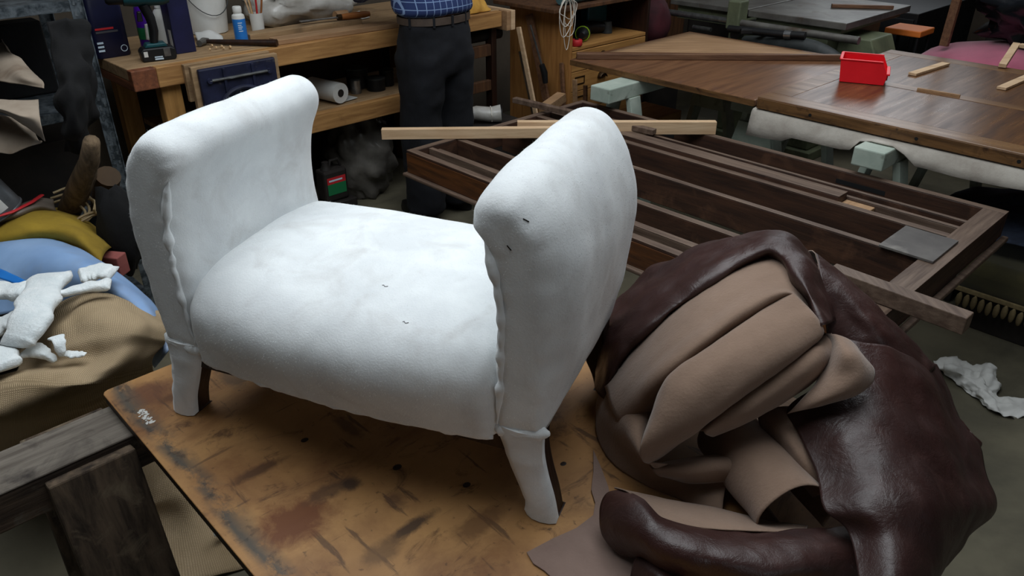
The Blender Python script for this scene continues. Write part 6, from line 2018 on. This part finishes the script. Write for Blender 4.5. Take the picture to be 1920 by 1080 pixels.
# ================================================================== pink chair with black bag
PK = thing('pink_chair', 'pink velvet upholstered chair seat under the black bin bag', 'chair', W(5.45, 1.22, 0), R44)
sb = blob((0, 0, 0.56), (0.52, 0.62, 0.18), seg=40, rings=20, amp=0.04, seed=1)
build('seat', sb, 'pink', PK, smooth=True, angle=180)
build('seat_rail', MB().box(-0.36, 0.36, -0.52, 0.52, 0.32, 0.42), 'darkwood', PK, bevel=0.006)
for sx in (-1, 1):
    for sy in (-1, 1):
        build('leg', MB().bar((sx * 0.32, sy * 0.47, 0.3195), (sx * 0.34, sy * 0.50, 0), 0.055, 0.055, w1=0.035, h1=0.035), 'darkwood', PK, bevel=0.004)
bb = thing('bin_bag', 'bulging black plastic bin bag on the pink chair', 'bag', W(5.55, 1.14, 0.748), R44)
build('bag', blob((0, 0, 0.19), (0.34, 0.44, 0.25), seg=44, rings=26, amp=0.35, fr=10, seed=12, flatz=0.0), 'blackbag', bb, smooth=True, angle=180)
build('knot', blob((0.02, 0.0, 0.47), (0.06, 0.07, 0.07), seg=16, rings=10, amp=0.5, fr=8, seed=2), 'blackbag', bb, smooth=True, angle=180)
solo('wooden_post', MB().bar(W(5.28, 1.66, 0.70), W(5.32, 1.655, 1.5), 0.05, 0.03), 'brownstick', 'upright wooden batten leaning beside the black bin bag', 'batten', world=True, bevel=0.003)
t = thing('pine_bracket', 'small pine corner bracket leaning on the pink chair', 'bracket', W(4.50, 1.12, 0.782))
build('stile', MB().bar(W(4.50, 1.12, 0.795), W(4.86, 1.175, 0.84), 0.035, 0.02), 'pine', t, bevel=0.002, world=True)
build('rail', MB().bar(W(4.845, 1.153, 0.84), W(4.82, 0.85, 0.84), 0.035, 0.02), 'pine', t, bevel=0.002, world=True)

# ================================================================== floor clutter at the right
ot = thing('fringed_ottoman', 'olive velvet ottoman with tan bobble fringe on the floor at right', 'ottoman', W(3.22, 0.05, 0), R44)
build('cushion', MB().box(0.0, 0.62, -0.30, 0.70, 0.16, 0.30), 'velvet', ot, bevel=0.05, smooth=True, seg=4)
build('base', MB().box(0.04, 0.58, -0.26, 0.66, 0.0, 0.1595), 'darkmisc', ot, bevel=0.004)
build('braid', MB().box(-0.006, 0.006, -0.28, 0.68, 0.165, 0.185), 'fringe', ot, bevel=0.003)
tm = blob((0, 0, -0.03), (0.012, 0.012, 0.032), seg=8, rings=6, amp=0.1, seed=2)
first = None
for i in range(34):
    y = -0.27 + i * 0.028
    if first is None:
        first = build('tassel', tm, 'fringe', ot, smooth=True, angle=180)
        first.location = (-0.006, y, 0.165)
    else:
        c = first.copy()
        COL.objects.link(c)
        c.parent = ot
        c.location = (-0.006, y, 0.165 + 0.004 * random.uniform(-1, 1))
cloth('blue_blanket', [
    [W(3.30, 0.98, 0.30), W(3.60, 1.0, 0.34), W(4.0, 1.0, 0.30)], [W(3.28, 0.86, 0.38), W(3.60, 0.85, 0.42), W(4.0, 0.82, 0.38)],
    [W(3.28, 0.60, 0.40), W(3.62, 0.55, 0.46), W(4.0, 0.52, 0.40)], [W(3.34, 0.30, 0.38), W(3.66, 0.28, 0.42), W(4.0, 0.25, 0.36)], [W(3.40, 0.0, 0.33), W(3.7, 0.0, 0.35), W(4.0, 0.0, 0.33)]],
      'blueblanket', 'dark blue grey blanket heaped under the polished tabletop', 'blanket', amp=0.03, fr=6, nu=40, nv=30, th=0.006)
solo('storage_crate', MB().box(0.0, 0.5, 0.0, 0.25, 0, 0.27), 'darkmisc', 'dark crate on the floor under the blue grey blanket', 'crate', loc=W(3.42, 0.78, 0), rz=R44, bevel=0.004)
cloth('torn_paper', [
    [(1.607, 2.446, 0.030), (1.660, 2.442, 0.050), (1.740, 2.429, 0.030), (1.790, 2.382, 0.050), (1.810, 2.373, 0.020)],
    [(1.595, 2.408, 0.020), (1.622, 2.350, 0.060), (1.714, 2.359, 0.030), (1.717, 2.290, 0.060), (1.785, 2.299, 0.020)],
    [(1.620, 2.387, 0.010), (1.651, 2.332, 0.030), (1.680, 2.258, 0.050), (1.723, 2.257, 0.020), (1.752, 2.248, 0.010)],
    [(1.639, 2.336, 0.008), (1.658, 2.257, 0.020), (1.673, 2.191, 0.030), (1.730, 2.185, 0.020), (1.840, 2.208, 0.010)],
    [(1.652, 2.276, 0.006), (1.670, 2.217, 0.010), (1.689, 2.150, 0.015), (1.737, 2.127, 0.010), (1.813, 2.143, 0.006)]], 'paper', 'torn crumpled white paper lying on the concrete floor', 'paper', amp=0.018, fr=26, amp2=0.010, fr2=60, nu=40, nv=40, th=0.001)
